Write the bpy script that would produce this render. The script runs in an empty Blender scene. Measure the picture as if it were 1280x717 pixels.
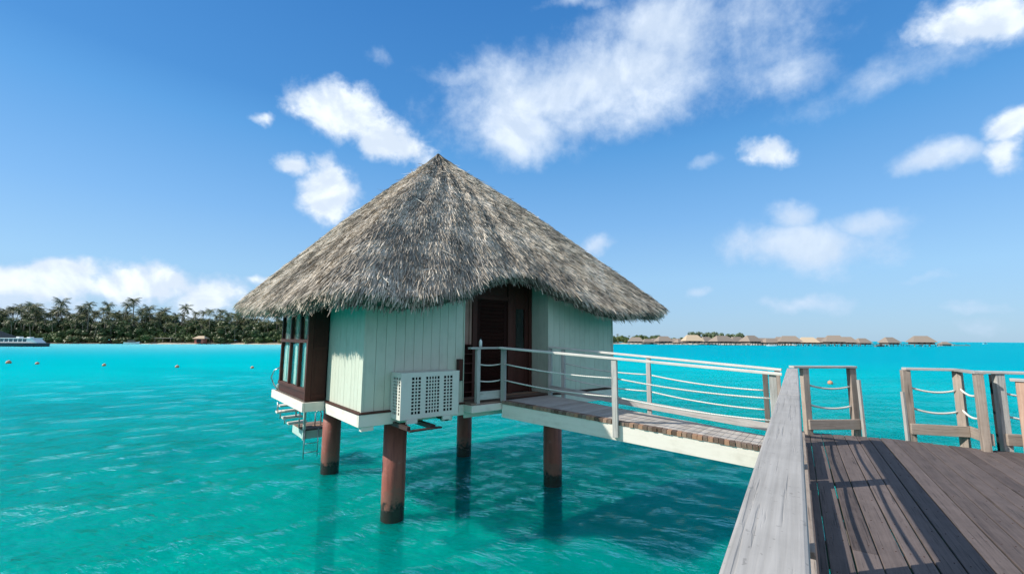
import bpy, math, random
import numpy as np
from mathutils import Vector, Matrix, noise
R = math.radians
random.seed(7); rng = np.random.default_rng(7)
S = bpy.context.scene
EYE = 3.5                                   # eye height above the lagoon

# ------------------------------------------------------------------ camera
F = 540.0 / 1280.0 * 36.0
PITCH, ROLL = R(6.842), R(0.4)
r0 = Vector((1, 0, 0)); u0 = Vector((0, -math.sin(PITCH), math.cos(PITCH)))
fw = Vector((0, math.cos(PITCH), math.sin(PITCH)))
cr = r0 * math.cos(ROLL) + u0 * math.sin(ROLL); cu = -r0 * math.sin(ROLL) + u0 * math.cos(ROLL)
cd = bpy.data.cameras.new('camera'); cam = bpy.data.objects.new('camera', cd); S.collection.objects.link(cam)
cd.lens = F; cd.sensor_width = 36; cd.clip_start = 0.05; cd.clip_end = 60000
cam.matrix_world = Matrix(((cr.x, cu.x, -fw.x, 0), (cr.y, cu.y, -fw.y, 0), (cr.z, cu.z, -fw.z, EYE), (0, 0, 0, 1)))
S.camera = cam
S.view_settings.view_transform = 'Standard'; S.view_settings.look = 'None'
S.view_settings.exposure = 0.36; S.view_settings.gamma = 1.0; S.view_settings.use_curve_mapping = False
S.cycles.max_bounces = 8; S.cycles.transparent_max_bounces = 16
S.cycles.caustics_reflective = False; S.cycles.caustics_refractive = False

# ------------------------------------------------------------------ sun and sky
SUN_EL, SUN_AZ = 37.5, -101.5                # azimuth measured clockwise from +Y
sd = bpy.data.lights.new('sun', 'SUN'); sd.energy = 4.9; sd.angle = R(0.53); sd.color = (1.0, 0.945, 0.86)
sun = bpy.data.objects.new('sun', sd); S.collection.objects.link(sun)
sv = Vector((math.sin(R(SUN_AZ)) * math.cos(R(SUN_EL)), math.cos(R(SUN_AZ)) * math.cos(R(SUN_EL)), math.sin(R(SUN_EL))))
sun.rotation_euler = sv.to_track_quat('Z', 'Y').to_euler(); sun.location = (-20, 0, 30)

def pdir(x, y):                             # direction in the sky for a point of the view
    return (fw + cr * ((x - 640) / 540) - cu * ((y - 358.5) / 540)).normalized()

W = bpy.data.worlds.new('World'); S.world = W; W.use_nodes = True
nt = W.node_tree; nt.nodes.clear()
class NB:
    """tiny node helper"""
    def __init__(s, nt): s.nt = nt
    def n(s, t, **k):
        o = s.nt.nodes.new(t)
        for a, b in k.items(): setattr(o, a, b)
        return o
    def put(s, sock, v):
        if hasattr(v, 'is_linked') or isinstance(v, bpy.types.NodeSocket): s.nt.links.new(v, sock)
        else: sock.default_value = v
    def math(s, op, a, b=None, c=None, clamp=False):
        o = s.n('ShaderNodeMath', operation=op, use_clamp=clamp); s.put(o.inputs[0], a)
        if b is not None: s.put(o.inputs[1], b)
        if c is not None: s.put(o.inputs[2], c)
        return o.outputs[0]
    def vec(s, op, a, b=None):
        o = s.n('ShaderNodeVectorMath', operation=op); s.put(o.inputs[0], a)
        if b is not None: s.put(o.inputs[1], b)
        return o.outputs['Value'] if op in ('DOT_PRODUCT', 'LENGTH') else o.outputs[0]
    def comb(s, x, y, z):
        o = s.n('ShaderNodeCombineXYZ'); s.put(o.inputs[0], x); s.put(o.inputs[1], y); s.put(o.inputs[2], z); return o.outputs[0]
    def rng(s, v, a, b, c=0., d=1., kind='SMOOTHSTEP'):
        o = s.n('ShaderNodeMapRange', interpolation_type=kind); s.put(o.inputs[0], v)
        for i, q in enumerate((a, b, c, d)): s.put(o.inputs[i + 1], q)
        return o.outputs[0]
    def noise(s, vec, scale, detail=4, rough=.5, dist=0., out=0, dims='3D'):
        o = s.n('ShaderNodeTexNoise', noise_dimensions=dims); s.put(o.inputs['Vector'], vec)
        o.inputs['Scale'].default_value = scale; o.inputs['Detail'].default_value = detail
        o.inputs['Roughness'].default_value = rough; o.inputs['Distortion'].default_value = dist
        return o.outputs[out]
    def mix(s, f, a, b, mode='MIX'):
        o = s.n('ShaderNodeMix', data_type='RGBA', blend_type=mode); s.put(o.inputs[0], f)
        s.put(o.inputs[6], a); s.put(o.inputs[7], b); return o.outputs[2]
    def ramp(s, v, stops):
        o = s.n('ShaderNodeValToRGB'); s.put(o.inputs[0], v); e = o.color_ramp.elements
        e[0].position, e[0].color = stops[0][0], (*stops[0][1], 1)
        e[1].position, e[1].color = stops[-1][0], (*stops[-1][1], 1)
        for p, c in stops[1:-1]:
            q = e.new(p); q.color = (*c, 1)
        return o.outputs[0]

b = NB(nt)
tc = b.n('ShaderNodeTexCoord'); D = b.vec('NORMALIZE', tc.outputs['Generated'])
sky = b.n('ShaderNodeTexSky', sky_type='NISHITA', sun_disc=False)
sky.sun_elevation = R(SUN_EL); sky.sun_rotation = R(SUN_AZ); sky.altitude = 0; sky.air_density = 1.0; sky.dust_density = 0.6; sky.ozone_density = 2.0
sepD = b.n('ShaderNodeSeparateXYZ'); nt.links.new(D, sepD.inputs[0])
tint = b.ramp(sepD.outputs[2], [(0.0, (.78, .98, 1.22)), (.22, (.66, .95, 1.25)), (.62, (.42, .84, 1.30)), (1, (.35, .75, 1.2))])
skyc = b.mix(1.0, sky.outputs[0], tint, 'MULTIPLY')
grad = b.ramp(sepD.outputs[2], [(0.0, (.42, .62, .82)), (.03, (.40, .61, .83)), (.13, (.37, .64, .92)), (.25, (.24, .52, .90)), (.40, (.12, .39, .80)), (.46, (.080, .31, .71)), (.66, (.05, .23, .60)), (1, (.04, .15, .40))])
skyc = b.mix(.80, skyc, b.vec('MULTIPLY', grad, (7.9, 7.9, 7.9)))
# clouds: soft fractal banks standing in fixed directions of the sky
warp = b.noise(D, 5.0, 5, .6, out=1)
Dw = b.vec('ADD', D, b.vec('MULTIPLY', b.vec('SUBTRACT', warp, (.5, .5, .5)), (.11, .11, .11)))
nA = b.noise(D, 7.0, 7, .52, .35); nB = b.noise(D, 24.0, 7, .66)
fb = b.math('ADD', b.math('MULTIPLY', nA, .66), b.math('MULTIPLY', nB, .34))
# px, py, half width, half height, tilt (deg, image sense), strength
CL = [(740, 110, 250, 82, -12, .98), (660, 165, 95, 44, 10, .95), (830, 40, 200, 66, -10, .74), (960, 100, 130, 36, -6, .52), (590, 98, 70, 22, 4, .62), (560, 95, 60, 20, 8, .45),
      (1235, 20, 95, 52, -20, 1.0), (1130, 90, 150, 40, -28, .62), (1270, 160, 45, 24, -30, .95), (1195, 195, 80, 20, -4, .78), (1262, 190, 40, 26, -10, .8),
      (425, 145, 70, 42, 18, 1.0), (490, 180, 75, 30, 18, .85), (328, 150, 26, 13, 10, .75), (405, 245, 42, 42, 30, 1.05), (362, 212, 28, 16, 15, .85),
      (960, 188, 45, 20, -3, .80), (878, 203, 28, 16, -10, .60), (745, 305, 22, 14, 0, .72), (1010, 305, 115, 38, 4, .98), (995, 265, 40, 26, 0, .85), (1085, 285, 70, 28, 0, .82),
      (60, 360, 130, 30, 0, .95), (190, 358, 120, 26, 0, .90), (265, 372, 60, 34, -25, .95), (90, 345, 60, 18, 0, .9), (320, 343, 18, 9, 0, .7), (20, 385, 150, 22, 0, .8),
      (990, 382, 70, 14, 4, .62), (1170, 355, 70, 10, -6, .50), (1240, 385, 60, 12, 0, .60), (885, 357, 22, 8, 0, .5), (1245, 405, 40, 14, 0, .6), (480, 78, 26, 20, 25, .5), (720, 8, 90, 14, 0, .55),
      (1430, 250, 120, 50, 0, .8), (-150, 250, 120, 50, 0, .8), (-300, 340, 200, 40, 0, .9), (1500, 380, 200, 26, 0, .8), (300, -260, 260, 120, 10, .7), (1000, -300, 260, 120, -10, .6)]
cov = None; crisp = None
CR = {(1235, 20), (1270, 160), (1262, 190), (425, 145), (490, 180), (405, 245), (362, 212), (60, 360), (190, 358), (265, 372), (90, 345), (995, 262), (328, 150), (960, 188), (320, 343)}
for (x, y, w, h, t, st) in CL:
    d = pdir(x, y); rx = (pdir(x + 4, y) - pdir(x - 4, y)).normalized(); uy = d.cross(rx).normalized()
    if uy.z < 0: uy = -uy
    px = (pdir(x + 4, y) - pdir(x - 4, y)).length / 8; py = (pdir(x, y + 4) - pdir(x, y - 4)).length / 8
    a = R(-t); ax = (rx * math.cos(a) + uy * math.sin(a)) / (w * px); ay = (uy * math.cos(a) - rx * math.sin(a)) / (h * py)
    dd = b.vec('SUBTRACT', Dw, tuple(d))
    q = b.vec('LENGTH', b.comb(b.vec('DOT_PRODUCT', dd, tuple(ax)), b.vec('DOT_PRODUCT', dd, tuple(ay)), b.vec('DOT_PRODUCT', dd, tuple(d * 6))))
    m = b.rng(q, 0.0, 1.6, st * 1.12, 0.0)
    if (x, y) in CR: crisp = m if crisp is None else b.math('MAXIMUM', crisp, m)
    else: cov = m if cov is None else b.math('MAXIMUM', cov, m)
# unseen broken cloud added behind and above the viewer to neutralise the ambient light
back = b.math('MAXIMUM', b.rng(sepD.outputs[1], .05, -.45, 0, .85), b.rng(sepD.outputs[2], .72, .95, 0, .55))
cov = b.math('MAXIMUM', cov, b.math('MULTIPLY', back, b.rng(sepD.outputs[2], -.02, .08)))
dens = b.math('ADD', cov, b.math('MULTIPLY', b.math('SUBTRACT', fb, .5), 1.75))
alpha = b.rng(dens, .22, 1.02, 0, .88)
bil = b.math('SUBTRACT', 1., b.math('ABSOLUTE', b.math('MULTIPLY', b.math('SUBTRACT', b.noise(D, 16.0, 5, .58, .2), .5), 3.)))
densc = b.math('ADD', crisp, b.math('ADD', b.math('MULTIPLY', b.math('SUBTRACT', fb, .5), 1.5), b.math('MULTIPLY', b.math('SUBTRACT', bil, .6), .38)))
alphac = b.rng(densc, .34, .95, 0, .95)
alpha = b.math('MAXIMUM', alpha, alphac)
thick = b.math('MAXIMUM', b.rng(dens, .45, 1.35, 0, .8), b.rng(densc, .50, 1.0))
nS = b.noise(b.vec('ADD', D, (.0, .0, .03)), 7.0, 7, .52, .35)
shade = b.rng(b.math('SUBTRACT', nS, nA), -.10, .07)
lowg = b.rng(sepD.outputs[2], .34, .14)
cc = b.mix(b.math('MULTIPLY', shade, .75), (8.3, 8.9, 9.6, 1), (5.2, 6.1, 7.3, 1))
cc = b.mix(b.math('MULTIPLY', b.rng(bil, .75, .1), .55), cc, (5.6, 6.4, 7.6, 1))
cc = b.mix(b.math('MULTIPLY', lowg, b.math('MULTIPLY', b.rng(sepD.outputs[0], .1, .4), .45)), cc, (4.6, 5.7, 6.9, 1))
cc = b.mix(thick, (5.2, 6.3, 7.9, 1), cc)
skyf = b.mix(alpha, skyc, cc)
bg = b.n('ShaderNodeBackground'); nt.links.new(skyf, bg.inputs[0]); bg.inputs[1].default_value = 0.099
wo = b.n('ShaderNodeOutputWorld'); nt.links.new(bg.outputs[0], wo.inputs[0])
W.cycles.sampling_method = 'MANUAL'; W.cycles.sample_map_resolution = 512

# ------------------------------------------------------------------ materials
def newmat(name):
    m = bpy.data.materials.new(name); m.use_nodes = True; m.node_tree.nodes.clear()
    q = NB(m.node_tree); p = q.n('ShaderNodeBsdfPrincipled'); o = q.n('ShaderNodeOutputMaterial')
    m.node_tree.links.new(p.outputs[0], o.inputs[0]); return m, q, p, o
def attr(q, name, out='Vector'):
    a = q.n('ShaderNodeAttribute', attribute_name=name); return a.outputs[out]
def bump(q, p, h, strength, dist):
    o = q.n('ShaderNodeBump'); o.inputs['Strength'].default_value = strength; o.inputs['Distance'].default_value = dist
    q.put(o.inputs['Height'], h); q.nt.links.new(o.outputs[0], p.inputs['Normal'])

def wood(name, dark, light, rough=.8, cracks=.5, var=.35, spec=.25, warm=None):
    m, q, p, o = newmat(name)
    g = attr(q, 'grain'); r = attr(q, 'rnd', 'Fac')
    oi = q.n('ShaderNodeObjectInfo').outputs['Random']
    rr = q.math('FRACT', q.math('ADD', r, q.math('MULTIPLY', oi, 3.7)))
    gs = q.vec('ADD', q.vec('MULTIPLY', g, (1.0, 14., 14.)), q.comb(q.math('MULTIPLY', oi, 31.), 0., 0.))
    fine = q.noise(q.vec('MULTIPLY', gs, (1.6, 5., 5.)), 1.0, 6, .62, .3)
    wide = q.noise(gs, .9, 4, .6, .6)
    blot = q.noise(g, 5.0, 5, .6)
    crk = q.rng(q.noise(q.vec('MULTIPLY', gs, (1.2, 3.3, 3.3)), 1.6, 3, .5, .2), .32, .40, 1, 0)
    f = q.math('ADD', q.math('MULTIPLY', fine, .50), q.math('ADD', q.math('MULTIPLY', wide, .30), q.math('MULTIPLY', blot, .35)))
    f = q.math('ADD', f, q.math('MULTIPLY', q.math('SUBTRACT', rr, .5), var))
    c = q.ramp(f, [(.28, dark), (.80, light)])
    if warm: c = q.mix(q.rng(rr, .55, .95, 0, .6), c, (*warm, 1))
    c = q.mix(q.math('MULTIPLY', crk, cracks), c, tuple(v * .25 for v in dark) + (1,))
    spots = q.rng(q.noise(g, 60., 2, .5), .66, .72, 0, .35)
    c = q.mix(spots, c, tuple(v * .4 for v in dark) + (1,))
    q.put(p.inputs['Base Color'], c); p.inputs['Roughness'].default_value = rough
    p.inputs['Specular IOR Level'].default_value = spec
    bump(q, p, q.math('SUBTRACT', q.math('MULTIPLY', fine, .6), crk), .5, .004)
    return m
def paint(name, col, rough=.5, dirt=.25, dirtcol=(.12, .10, .07), spec=.35, scale=3.):
    m, q, p, o = newmat(name)
    g = attr(q, 'grain'); r = attr(q, 'rnd', 'Fac')
    n1 = q.noise(g, scale, 6, .65); n2 = q.noise(q.vec('MULTIPLY', g, (1.5, 14, 14)), 1., 5, .6)
    c = q.mix(q.math('MULTIPLY', q.rng(q.math('ADD', q.math('MULTIPLY', n1, .6), q.math('MULTIPLY', n2, .4)), .46, .72), dirt), (*col, 1), (*dirtcol, 1))
    c = q.mix(q.math('MULTIPLY', r, .14), c, tuple(v * .75 for v in col) + (1,))
    q.put(p.inputs['Base Color'], c); q.put(p.inputs['Roughness'], q.rng(n1, .3, .8, rough - .08, rough + .15))
    p.inputs['Specular IOR Level'].default_value = spec
    bump(q, p, q.math('ADD', n1, q.math('MULTIPLY', n2, .5)), .25, .004)
    return m
def plain(name, col, rough=.6, metal=0., spec=.4):
    m, q, p, o = newmat(name)
    g = q.n('ShaderNodeTexCoord').outputs['Object']; n1 = q.noise(g, 6., 5, .6)
    q.put(p.inputs['Base Color'], q.mix(q.rng(n1, .3, .75, 0, .45), (*col, 1), tuple(v * .6 for v in col) + (1,)))
    p.inputs['Roughness'].default_value = rough; p.inputs['Metallic'].default_value = metal; p.inputs['Specular IOR Level'].default_value = spec
    return m

M_deck = wood('deck_wood', (.044, .033, .030), (.152, .120, .108), .75, .55, .30, .3)
M_rail = wood('weathered_grey_wood', (.22, .208, .19), (.45, .43, .40), .8, .16, .10)
M_rail2 = wood('sun_bleached_rail_wood', (.40, .38, .34), (.70, .67, .61), .8, .14, .10)
M_post = wood('brown_grey_post_wood', (.14, .105, .082), (.42, .35, .29), .8, .5, .22)
M_postg = wood('silver_post_wood', (.20, .19, .17), (.52, .50, .47), .8, .5, .2)
M_redpost = wood('reddish_post_wood', (.28, .15, .10), (.58, .40, .30), .8, .4, .1)
M_ramp = wood('ramp_edge_wood', (.10, .065, .045), (.28, .21, .165), .8, .3, .6, .25, (.40, .20, .10))
M_rampw = wood('ramp_plank_wood', (.27, .235, .20), (.52, .48, .43), .8, .3, .22)
M_joist = wood('joist_wood', (.06, .05, .042), (.16, .14, .12), .8, .4, .2)
M_sage = paint('sage_wall_paint', (.545, .575, .47), .55, .30, (.25, .28, .22))
M_trim = paint('cream_trim_paint', (.72, .665, .58), .55, .34, (.30, .26, .19))
M_stair = paint('green_trim_paint', (.42, .56, .50), .55, .3)
M_brown = wood('dark_brown_timber', (.034, .011, .008), (.088, .032, .023), .6, .2, .2, .2)
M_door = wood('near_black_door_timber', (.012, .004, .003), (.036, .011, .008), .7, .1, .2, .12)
M_acp = paint('ac_housing_paint', (.64, .62, .55), .42, .14, (.3, .28, .22))
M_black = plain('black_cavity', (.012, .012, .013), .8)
M_steel = plain('galvanised_steel', (.55, .56, .56), .35, .85)
M_steeld = plain('dark_painted_steel', (.045, .020, .016), .6)
M_rope = wood('pale_rope', (.55, .52, .46), (.80, .78, .72), .9, .1, .1)
nt_ = M_rope.node_tree; qr = NB(nt_); pr_b = next(n for n in nt_.nodes if n.type == 'BSDF_PRINCIPLED'); gr_ = attr(qr, 'grain'); sx_ = qr.n('ShaderNodeSeparateXYZ'); nt_.links.new(gr_, sx_.inputs[0])
tw_ = qr.math('SINE', qr.math('ADD', qr.math('MULTIPLY', sx_.outputs[0], 170.), qr.math('MULTIPLY', qr.math('ARCTAN2', sx_.outputs[1], sx_.outputs[2]), 3.)))
bump(qr, pr_b, tw_, .8, .004)
M_white = plain('white_plastic', (.75, .76, .74), .4)
M_curt = plain('pinkish_curtain_cloth', (.38, .24, .19), .9)
M_float = plain('faded_orange_float', (.55, .25, .13), .6)

# piles: red-brown paint, dark wet growth near the water
M_pile, q, p, o = newmat('red_brown_pile')
gz = q.n('ShaderNodeNewGeometry').outputs['Position']; sp = q.n('ShaderNodeSeparateXYZ'); q.nt.links.new(gz, sp.inputs[0])
n1 = q.noise(gz, 5., 6, .65); n2 = q.noise(q.vec('MULTIPLY', gz, (9, 9, 1.2)), 1.2, 5, .6)
c = q.mix(q.rng(n2, .40, .70, 0, .75), (.29, .082, .056, 1), (.16, .042, .030, 1))
c = q.mix(q.rng(n1, .58, .70, 0, .5), c, (.34, .16, .12, 1))
zz = q.math('ADD', sp.outputs[2], q.math('MULTIPLY', q.math('SUBTRACT', n1, .5), .9))
c = q.mix(q.rng(zz, .50, .62, .8, 0), c, (.20, .085, .060, 1))
c = q.mix(q.rng(zz, .28, .40, 1, 0), c, (.028, .020, .016, 1))
q.put(p.inputs['Base Color'], c); q.put(p.inputs['Roughness'], q.rng(zz, .2, .6, .25, .6))
bump(q, p, q.noise(gz, 22., 5, .7), .5, .012)

# thatch
M_thatch, q, p, o = newmat('dry_thatch')
r = attr(q, 'rnd', 'Fac'); g = attr(q, 'grain'); ob = q.n('ShaderNodeTexCoord').outputs['Object']
big = q.noise(ob, .9, 6, .68, .6); med = q.noise(ob, 3.5, 4, .6)
c = q.ramp(r, [(0.0, (.13, .108, .086)), (.18, (.26, .222, .18)), (.45, (.45, .385, .305)), (.75, (.64, .56, .455)), (1., (.86, .77, .64))])
wz = q.math('ADD', q.math('MULTIPLY', big, .7), q.math('MULTIPLY', med, .3))
c = q.mix(q.rng(wz, .53, .42, 0, .50), c, (.115, .102, .092, 1))
c = q.mix(q.rng(wz, .50, .62, 0, .5), c, (.78, .71, .62, 1))
q.put(p.inputs['Base Color'], c); p.inputs['Roughness'].default_value = .85; p.inputs['Specular IOR Level'].default_value = .15
M_thatchbase, q, p, o = newmat('thatch_underlayer')
ob = q.n('ShaderNodeTexCoord').outputs['Object']; q.put(p.inputs['Base Color'], q.ramp(q.noise(ob, 14., 6, .7), [(.3, (.05, .038, .028)), (.75, (.24, .20, .155))]))
p.inputs['Roughness'].default_value = .9; bump(q, p, q.noise(ob, 30., 4, .7), .8, .03)

# glass of the window bay: reflects the lagoon and sky
M_glass, q, p, o = newmat('window_glass')
gl = q.n('ShaderNodeBsdfGlossy'); gl.inputs['Roughness'].default_value = .02; gl.inputs['Color'].default_value = (.9, .95, .92, 1)
tr = q.n('ShaderNodeBsdfTransparent'); tr.inputs['Color'].default_value = (.90, .95, .93, 1)
fr = q.n('ShaderNodeFresnel'); fr.inputs['IOR'].default_value = 1.45; bfc = q.math('SUBTRACT', 1., q.n('ShaderNodeNewGeometry').outputs['Backfacing'])
mx = q.n('ShaderNodeMixShader'); q.put(mx.inputs[0], q.math('MULTIPLY', q.math('ADD', fr.outputs[0], .02, clamp=True), bfc)); q.nt.links.new(tr.outputs[0], mx.inputs[1]); q.nt.links.new(gl.outputs[0], mx.inputs[2]); q.nt.links.new(mx.outputs[0], o.inputs[0])

# foliage
def leafmat(name, a, bcol, seed=0.):
    m, q, p, o = newmat(name)
    r = attr(q, 'rnd', 'Fac'); oi = q.n('ShaderNodeObjectInfo').outputs['Random']
    f = q.math('ADD', q.math('MULTIPLY', r, .7), q.math('MULTIPLY', oi, .3))
    q.put(p.inputs['Base Color'], q.ramp(f, [(.1, a), (.9, bcol)])); p.inputs['Roughness'].default_value = .5
    p.inputs['Specular IOR Level'].default_value = .35
    return m
M_palm = leafmat('palm_frond', (.050, .066, .020), (.215, .21, .08))
M_leaf = leafmat('broad_leaf', (.04, .072, .018), (.15, .20, .055))
M_leafd = leafmat('dark_leaf', (.025, .048, .014), (.10, .135, .04))
M_cas = leafmat('casuarina_leaf', (.06, .10, .05), (.17, .22, .11))
M_trunk = plain('palm_trunk', (.20, .165, .125), .85)
M_sand = plain('shore_sand', (.52, .44, .33), .9)
M_soil = plain('dark_shore', (.10, .075, .055), .9)
M_fthatch = plain('far_thatch', (.27, .215, .17), .9)
M_fthatch2 = plain('far_pale_thatch', (.50, .385, .26), .9)
M_fwall = plain('far_wall', (.17, .135, .115), .8)
M_fpile = plain('far_pile', (.30, .27, .235), .8)
M_hull = plain('dark_hull', (.012, .022, .035), .35)
M_fglass = plain('boat_window', (.06, .09, .11), .15, 0., .8)

# ------------------------------------------------------------------ mesh builder
class MB:
    def __init__(s): s.v = []; s.f = []; s.g = []; s.r = []; s.k = 0; s.smooth = []
    def add(s, vs, fs, gs=None, rnd=None, smooth=False):
        o = len(s.v); s.v += [tuple(v) for v in vs]; s.f += [tuple(o + i for i in f) for f in fs]
        s.g += [tuple(g) for g in (gs or vs)]; rn = random.random() if rnd is None else rnd; s.r += [rn] * len(vs); s.smooth += [smooth] * len(fs); return s
    def obox(s, c, ax, ay, az, dx, dy, dz, rnd=None):
        """box: centre c, unit axes, full sizes; the grain runs along its longest axis"""
        c = Vector(c); ax, ay, az = Vector(ax), Vector(ay), Vector(az); vs = []; gs = []
        order = sorted(range(3), key=lambda i: -(dx, dy, dz)[i]); off = Vector((random.uniform(0, 40), random.uniform(0, 9), random.uniform(0, 9)))
        for sx, sy, sz in ((-1, -1, -1), (1, -1, -1), (1, 1, -1), (-1, 1, -1), (-1, -1, 1), (1, -1, 1), (1, 1, 1), (-1, 1, 1)):
            l = (sx * dx / 2, sy * dy / 2, sz * dz / 2); vs.append(c + ax * l[0] + ay * l[1] + az * l[2])
            gs.append(Vector((l[order[0]], l[order[1]], l[order[2]])) + off)
        return s.add(vs, ((0, 3, 2, 1), (4, 5, 6, 7), (0, 1, 5, 4), (1, 2, 6, 5), (2, 3, 7, 6), (3, 0, 4, 7)), gs, rnd)
    def box(s, x0, x1, y0, y1, z0, z1, rnd=None):
        return s.obox(((x0 + x1) / 2, (y0 + y1) / 2, (z0 + z1) / 2), (1, 0, 0), (0, 1, 0), (0, 0, 1), abs(x1 - x0), abs(y1 - y0), abs(z1 - z0), rnd)
    def beam(s, p0, p1, w, h, up=(0, 0, 1), rnd=None):
        """board from p0 to p1, w sideways, h along up; the points are the centre line"""
        p0, p1 = Vector(p0), Vector(p1); d = p1 - p0; L = d.length; ax = d / L; ay = Vector(up).cross(ax).normalized(); az = ax.cross(ay)
        return s.obox((p0 + p1) / 2, ax, ay, az, L, w, h, rnd)
    def tube(s, pts, rad, n=8, cap=True, rads=None):
        pts = [Vector(p) for p in pts]; vs = []; fs = []; gs = []; m = len(pts); L = 0; off = random.uniform(0, 30)
        for i, p in enumerate(pts):
            t = (pts[min(i + 1, m - 1)] - pts[max(i - 1, 0)]).normalized()
            a = t.cross(Vector((0, 0, 1)) if abs(t.z) < .9 else Vector((1, 0, 0))).normalized(); bb = t.cross(a)
            if i: L += (p - pts[i - 1]).length
            rr = rads[i] if rads else rad
            for k in range(n):
                q = 2 * math.pi * k / n; vs.append(p + a * math.cos(q) * rr + bb * math.sin(q) * rr); gs.append((L + off, rr * math.cos(q), rr * math.sin(q)))
        for i in range(m - 1):
            for k in range(n): fs.append((i * n + k, i * n + (k + 1) % n, (i + 1) * n + (k + 1) % n, (i + 1) * n + k))
        if cap: fs += [tuple(range(n))[::-1], tuple((m - 1) * n + k for k in range(n))]
        return s.add(vs, fs, gs, None, True)
    def build(s, name, mat, parent=None, bevel=0.):
        me = bpy.data.meshes.new(name); me.from_pydata(s.v, [], s.f); me.update()
        at = me.attributes.new('grain', 'FLOAT_VECTOR', 'POINT'); at.data.foreach_set('vector', np.array(s.g, 'f').ravel())
        at = me.attributes.new('rnd', 'FLOAT', 'POINT'); at.data.foreach_set('value', np.array(s.r, 'f'))
        me.polygons.foreach_set('use_smooth', s.smooth)
        me.materials.append(mat); ob = bpy.data.objects.new(name, me); S.collection.objects.link(ob); ob.parent = parent
        if bevel: mo = ob.modifiers.new('bevel', 'BEVEL'); mo.width = bevel; mo.segments = 2; mo.limit_method = 'ANGLE'
        return ob
def np_mesh(name, V, Fc, mat, parent, rnd):
    """large quad mesh from numpy arrays, one rnd value per vertex"""
    me = bpy.data.meshes.new(name); nv, nf = len(V), len(Fc); me.vertices.add(nv); me.vertices.foreach_set('co', V.astype('f').ravel())
    k = Fc.shape[1]; me.loops.add(nf * k); me.loops.foreach_set('vertex_index', Fc.astype('i').ravel()); me.polygons.add(nf)
    me.polygons.foreach_set('loop_start', np.arange(0, nf * k, k, dtype='i')); me.polygons.foreach_set('loop_total', np.full(nf, k, 'i'))
    me.update(calc_edges=True)
    at = me.attributes.new('rnd', 'FLOAT', 'POINT'); at.data.foreach_set('value', rnd.astype('f'))
    me.materials.append(mat); ob = bpy.data.objects.new(name, me); S.collection.objects.link(ob); ob.parent = parent; return ob
def tag(o, label=None, cat=None, group=None, kind=None):
    if label: o['label'] = label
    if cat: o['category'] = cat
    if group: o['group'] = group
    if kind: o['kind'] = kind
    return o
def thing(name, label, cat, loc=(0, 0, 0), rz=0., group=None):
    o = bpy.data.objects.new(name, None); S.collection.objects.link(o); o.location = loc; o.rotation_euler = (0, 0, rz); o.empty_display_size = .3
    return tag(o, label, cat, group)
def copy_tree(o, parent=None):
    c = o.copy(); S.collection.objects.link(c); c.parent = parent
    for ch in list(o.children): copy_tree(ch, c)
    return c

# ------------------------------------------------------------------ lagoon, seabed
def sheet(name, x0, x1, y0, y1, z, mat, kind='structure'):
    m = MB(); m.add([(x0, y0, z), (x1, y0, z), (x1, y1, z), (x0, y1, z)], [(0, 1, 2, 3)]); return tag(m.build(name, mat), kind=kind)
M_bed, q, p, o = newmat('sandy_seabed')
P = q.n('ShaderNodeNewGeometry').outputs['Position']
nb = q.noise(P, .11, 5, .6, .5); nc = q.noise(P, .55, 5, .65, .4)
c = q.mix(q.rng(q.math('ADD', q.math('MULTIPLY', nb, .55), q.math('MULTIPLY', nc, .45)), .54, .64, 0, .75), (.62, .58, .47, 1), (.16, .17, .12, 1))
q.put(p.inputs['Base Color'], c); p.inputs['Roughness'].default_value = .9
sheet('seabed', -3000, 3000, -600, 6000, -2.6, M_bed)

M_water, q, p, o = newmat('lagoon_water')
P = q.n('ShaderNodeNewGeometry').outputs['Position']; spx = q.n('ShaderNodeSeparateXYZ'); q.nt.links.new(P, spx.inputs[0])
dist = q.vec('LENGTH', P)
Pw = q.vec('MULTIPLY', P, (1., 1., 0.))
# water colour by place: greener over the near sandbank, bluer further out, paler by the far beach
deep = q.noise(q.vec('MULTIPLY', Pw, (1., 1.6, 1.)), .035, 4, .55, .6)
near = (.0, .45, .39, 1); mid = (.0, .42, .44, 1); far = (.0, .37, .45, 1)
f1 = q.rng(q.math('ADD', dist, q.math('MULTIPLY', q.math('SUBTRACT', deep, .5), 22.)), 6., 34., kind='LINEAR')
c = q.mix(f1, near, mid); c = q.mix(q.rng(dist, 35., 160.), c, far)
c = q.mix(q.math('MULTIPLY', q.rng(spx.outputs[0], -40., 60.), q.rng(dist, 25., 120.)), c, (.0, .33, .42, 1))
shoal = q.math('MULTIPLY', q.rng(spx.outputs[0], -20., -90.), q.rng(spx.outputs[1], 60., 190.))
c = q.mix(q.math('MULTIPLY', shoal, .8), c, (.17, .55, .58, 1))
c = q.mix(q.math('MULTIPLY', q.rng(deep, .47, .62), q.rng(dist, 90., 20., 0, .55)), c, (.0, .22, .26, 1))
dp2 = q.noise(q.vec('MULTIPLY', Pw, (1., 1.5, 1.)), .16, 5, .6, .8)
c = q.mix(q.math('MULTIPLY', q.rng(dp2, .52, .68), q.rng(dist, 45., 12., 0, .45)), c, (.0, .20, .20, 1))
c = q.mix(q.math('MULTIPLY', q.rng(dp2, .46, .32), q.rng(dist, 45., 12., 0, .5)), c, (.0, .42, .35, 1))
dif = q.n('ShaderNodeSubsurfaceScattering', falloff='BURLEY'); q.put(dif.inputs['Color'], c); dif.inputs['Scale'].default_value = .7; dif.inputs['Radius'].default_value = (.3, 1.1, 1.5)
trn = q.n('ShaderNodeBsdfTransparent'); q.put(trn.inputs['Color'], q.mix(q.rng(dist, 5., 60.), (.02, .94, .86, 1), (.02, .90, .92, 1)))
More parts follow.
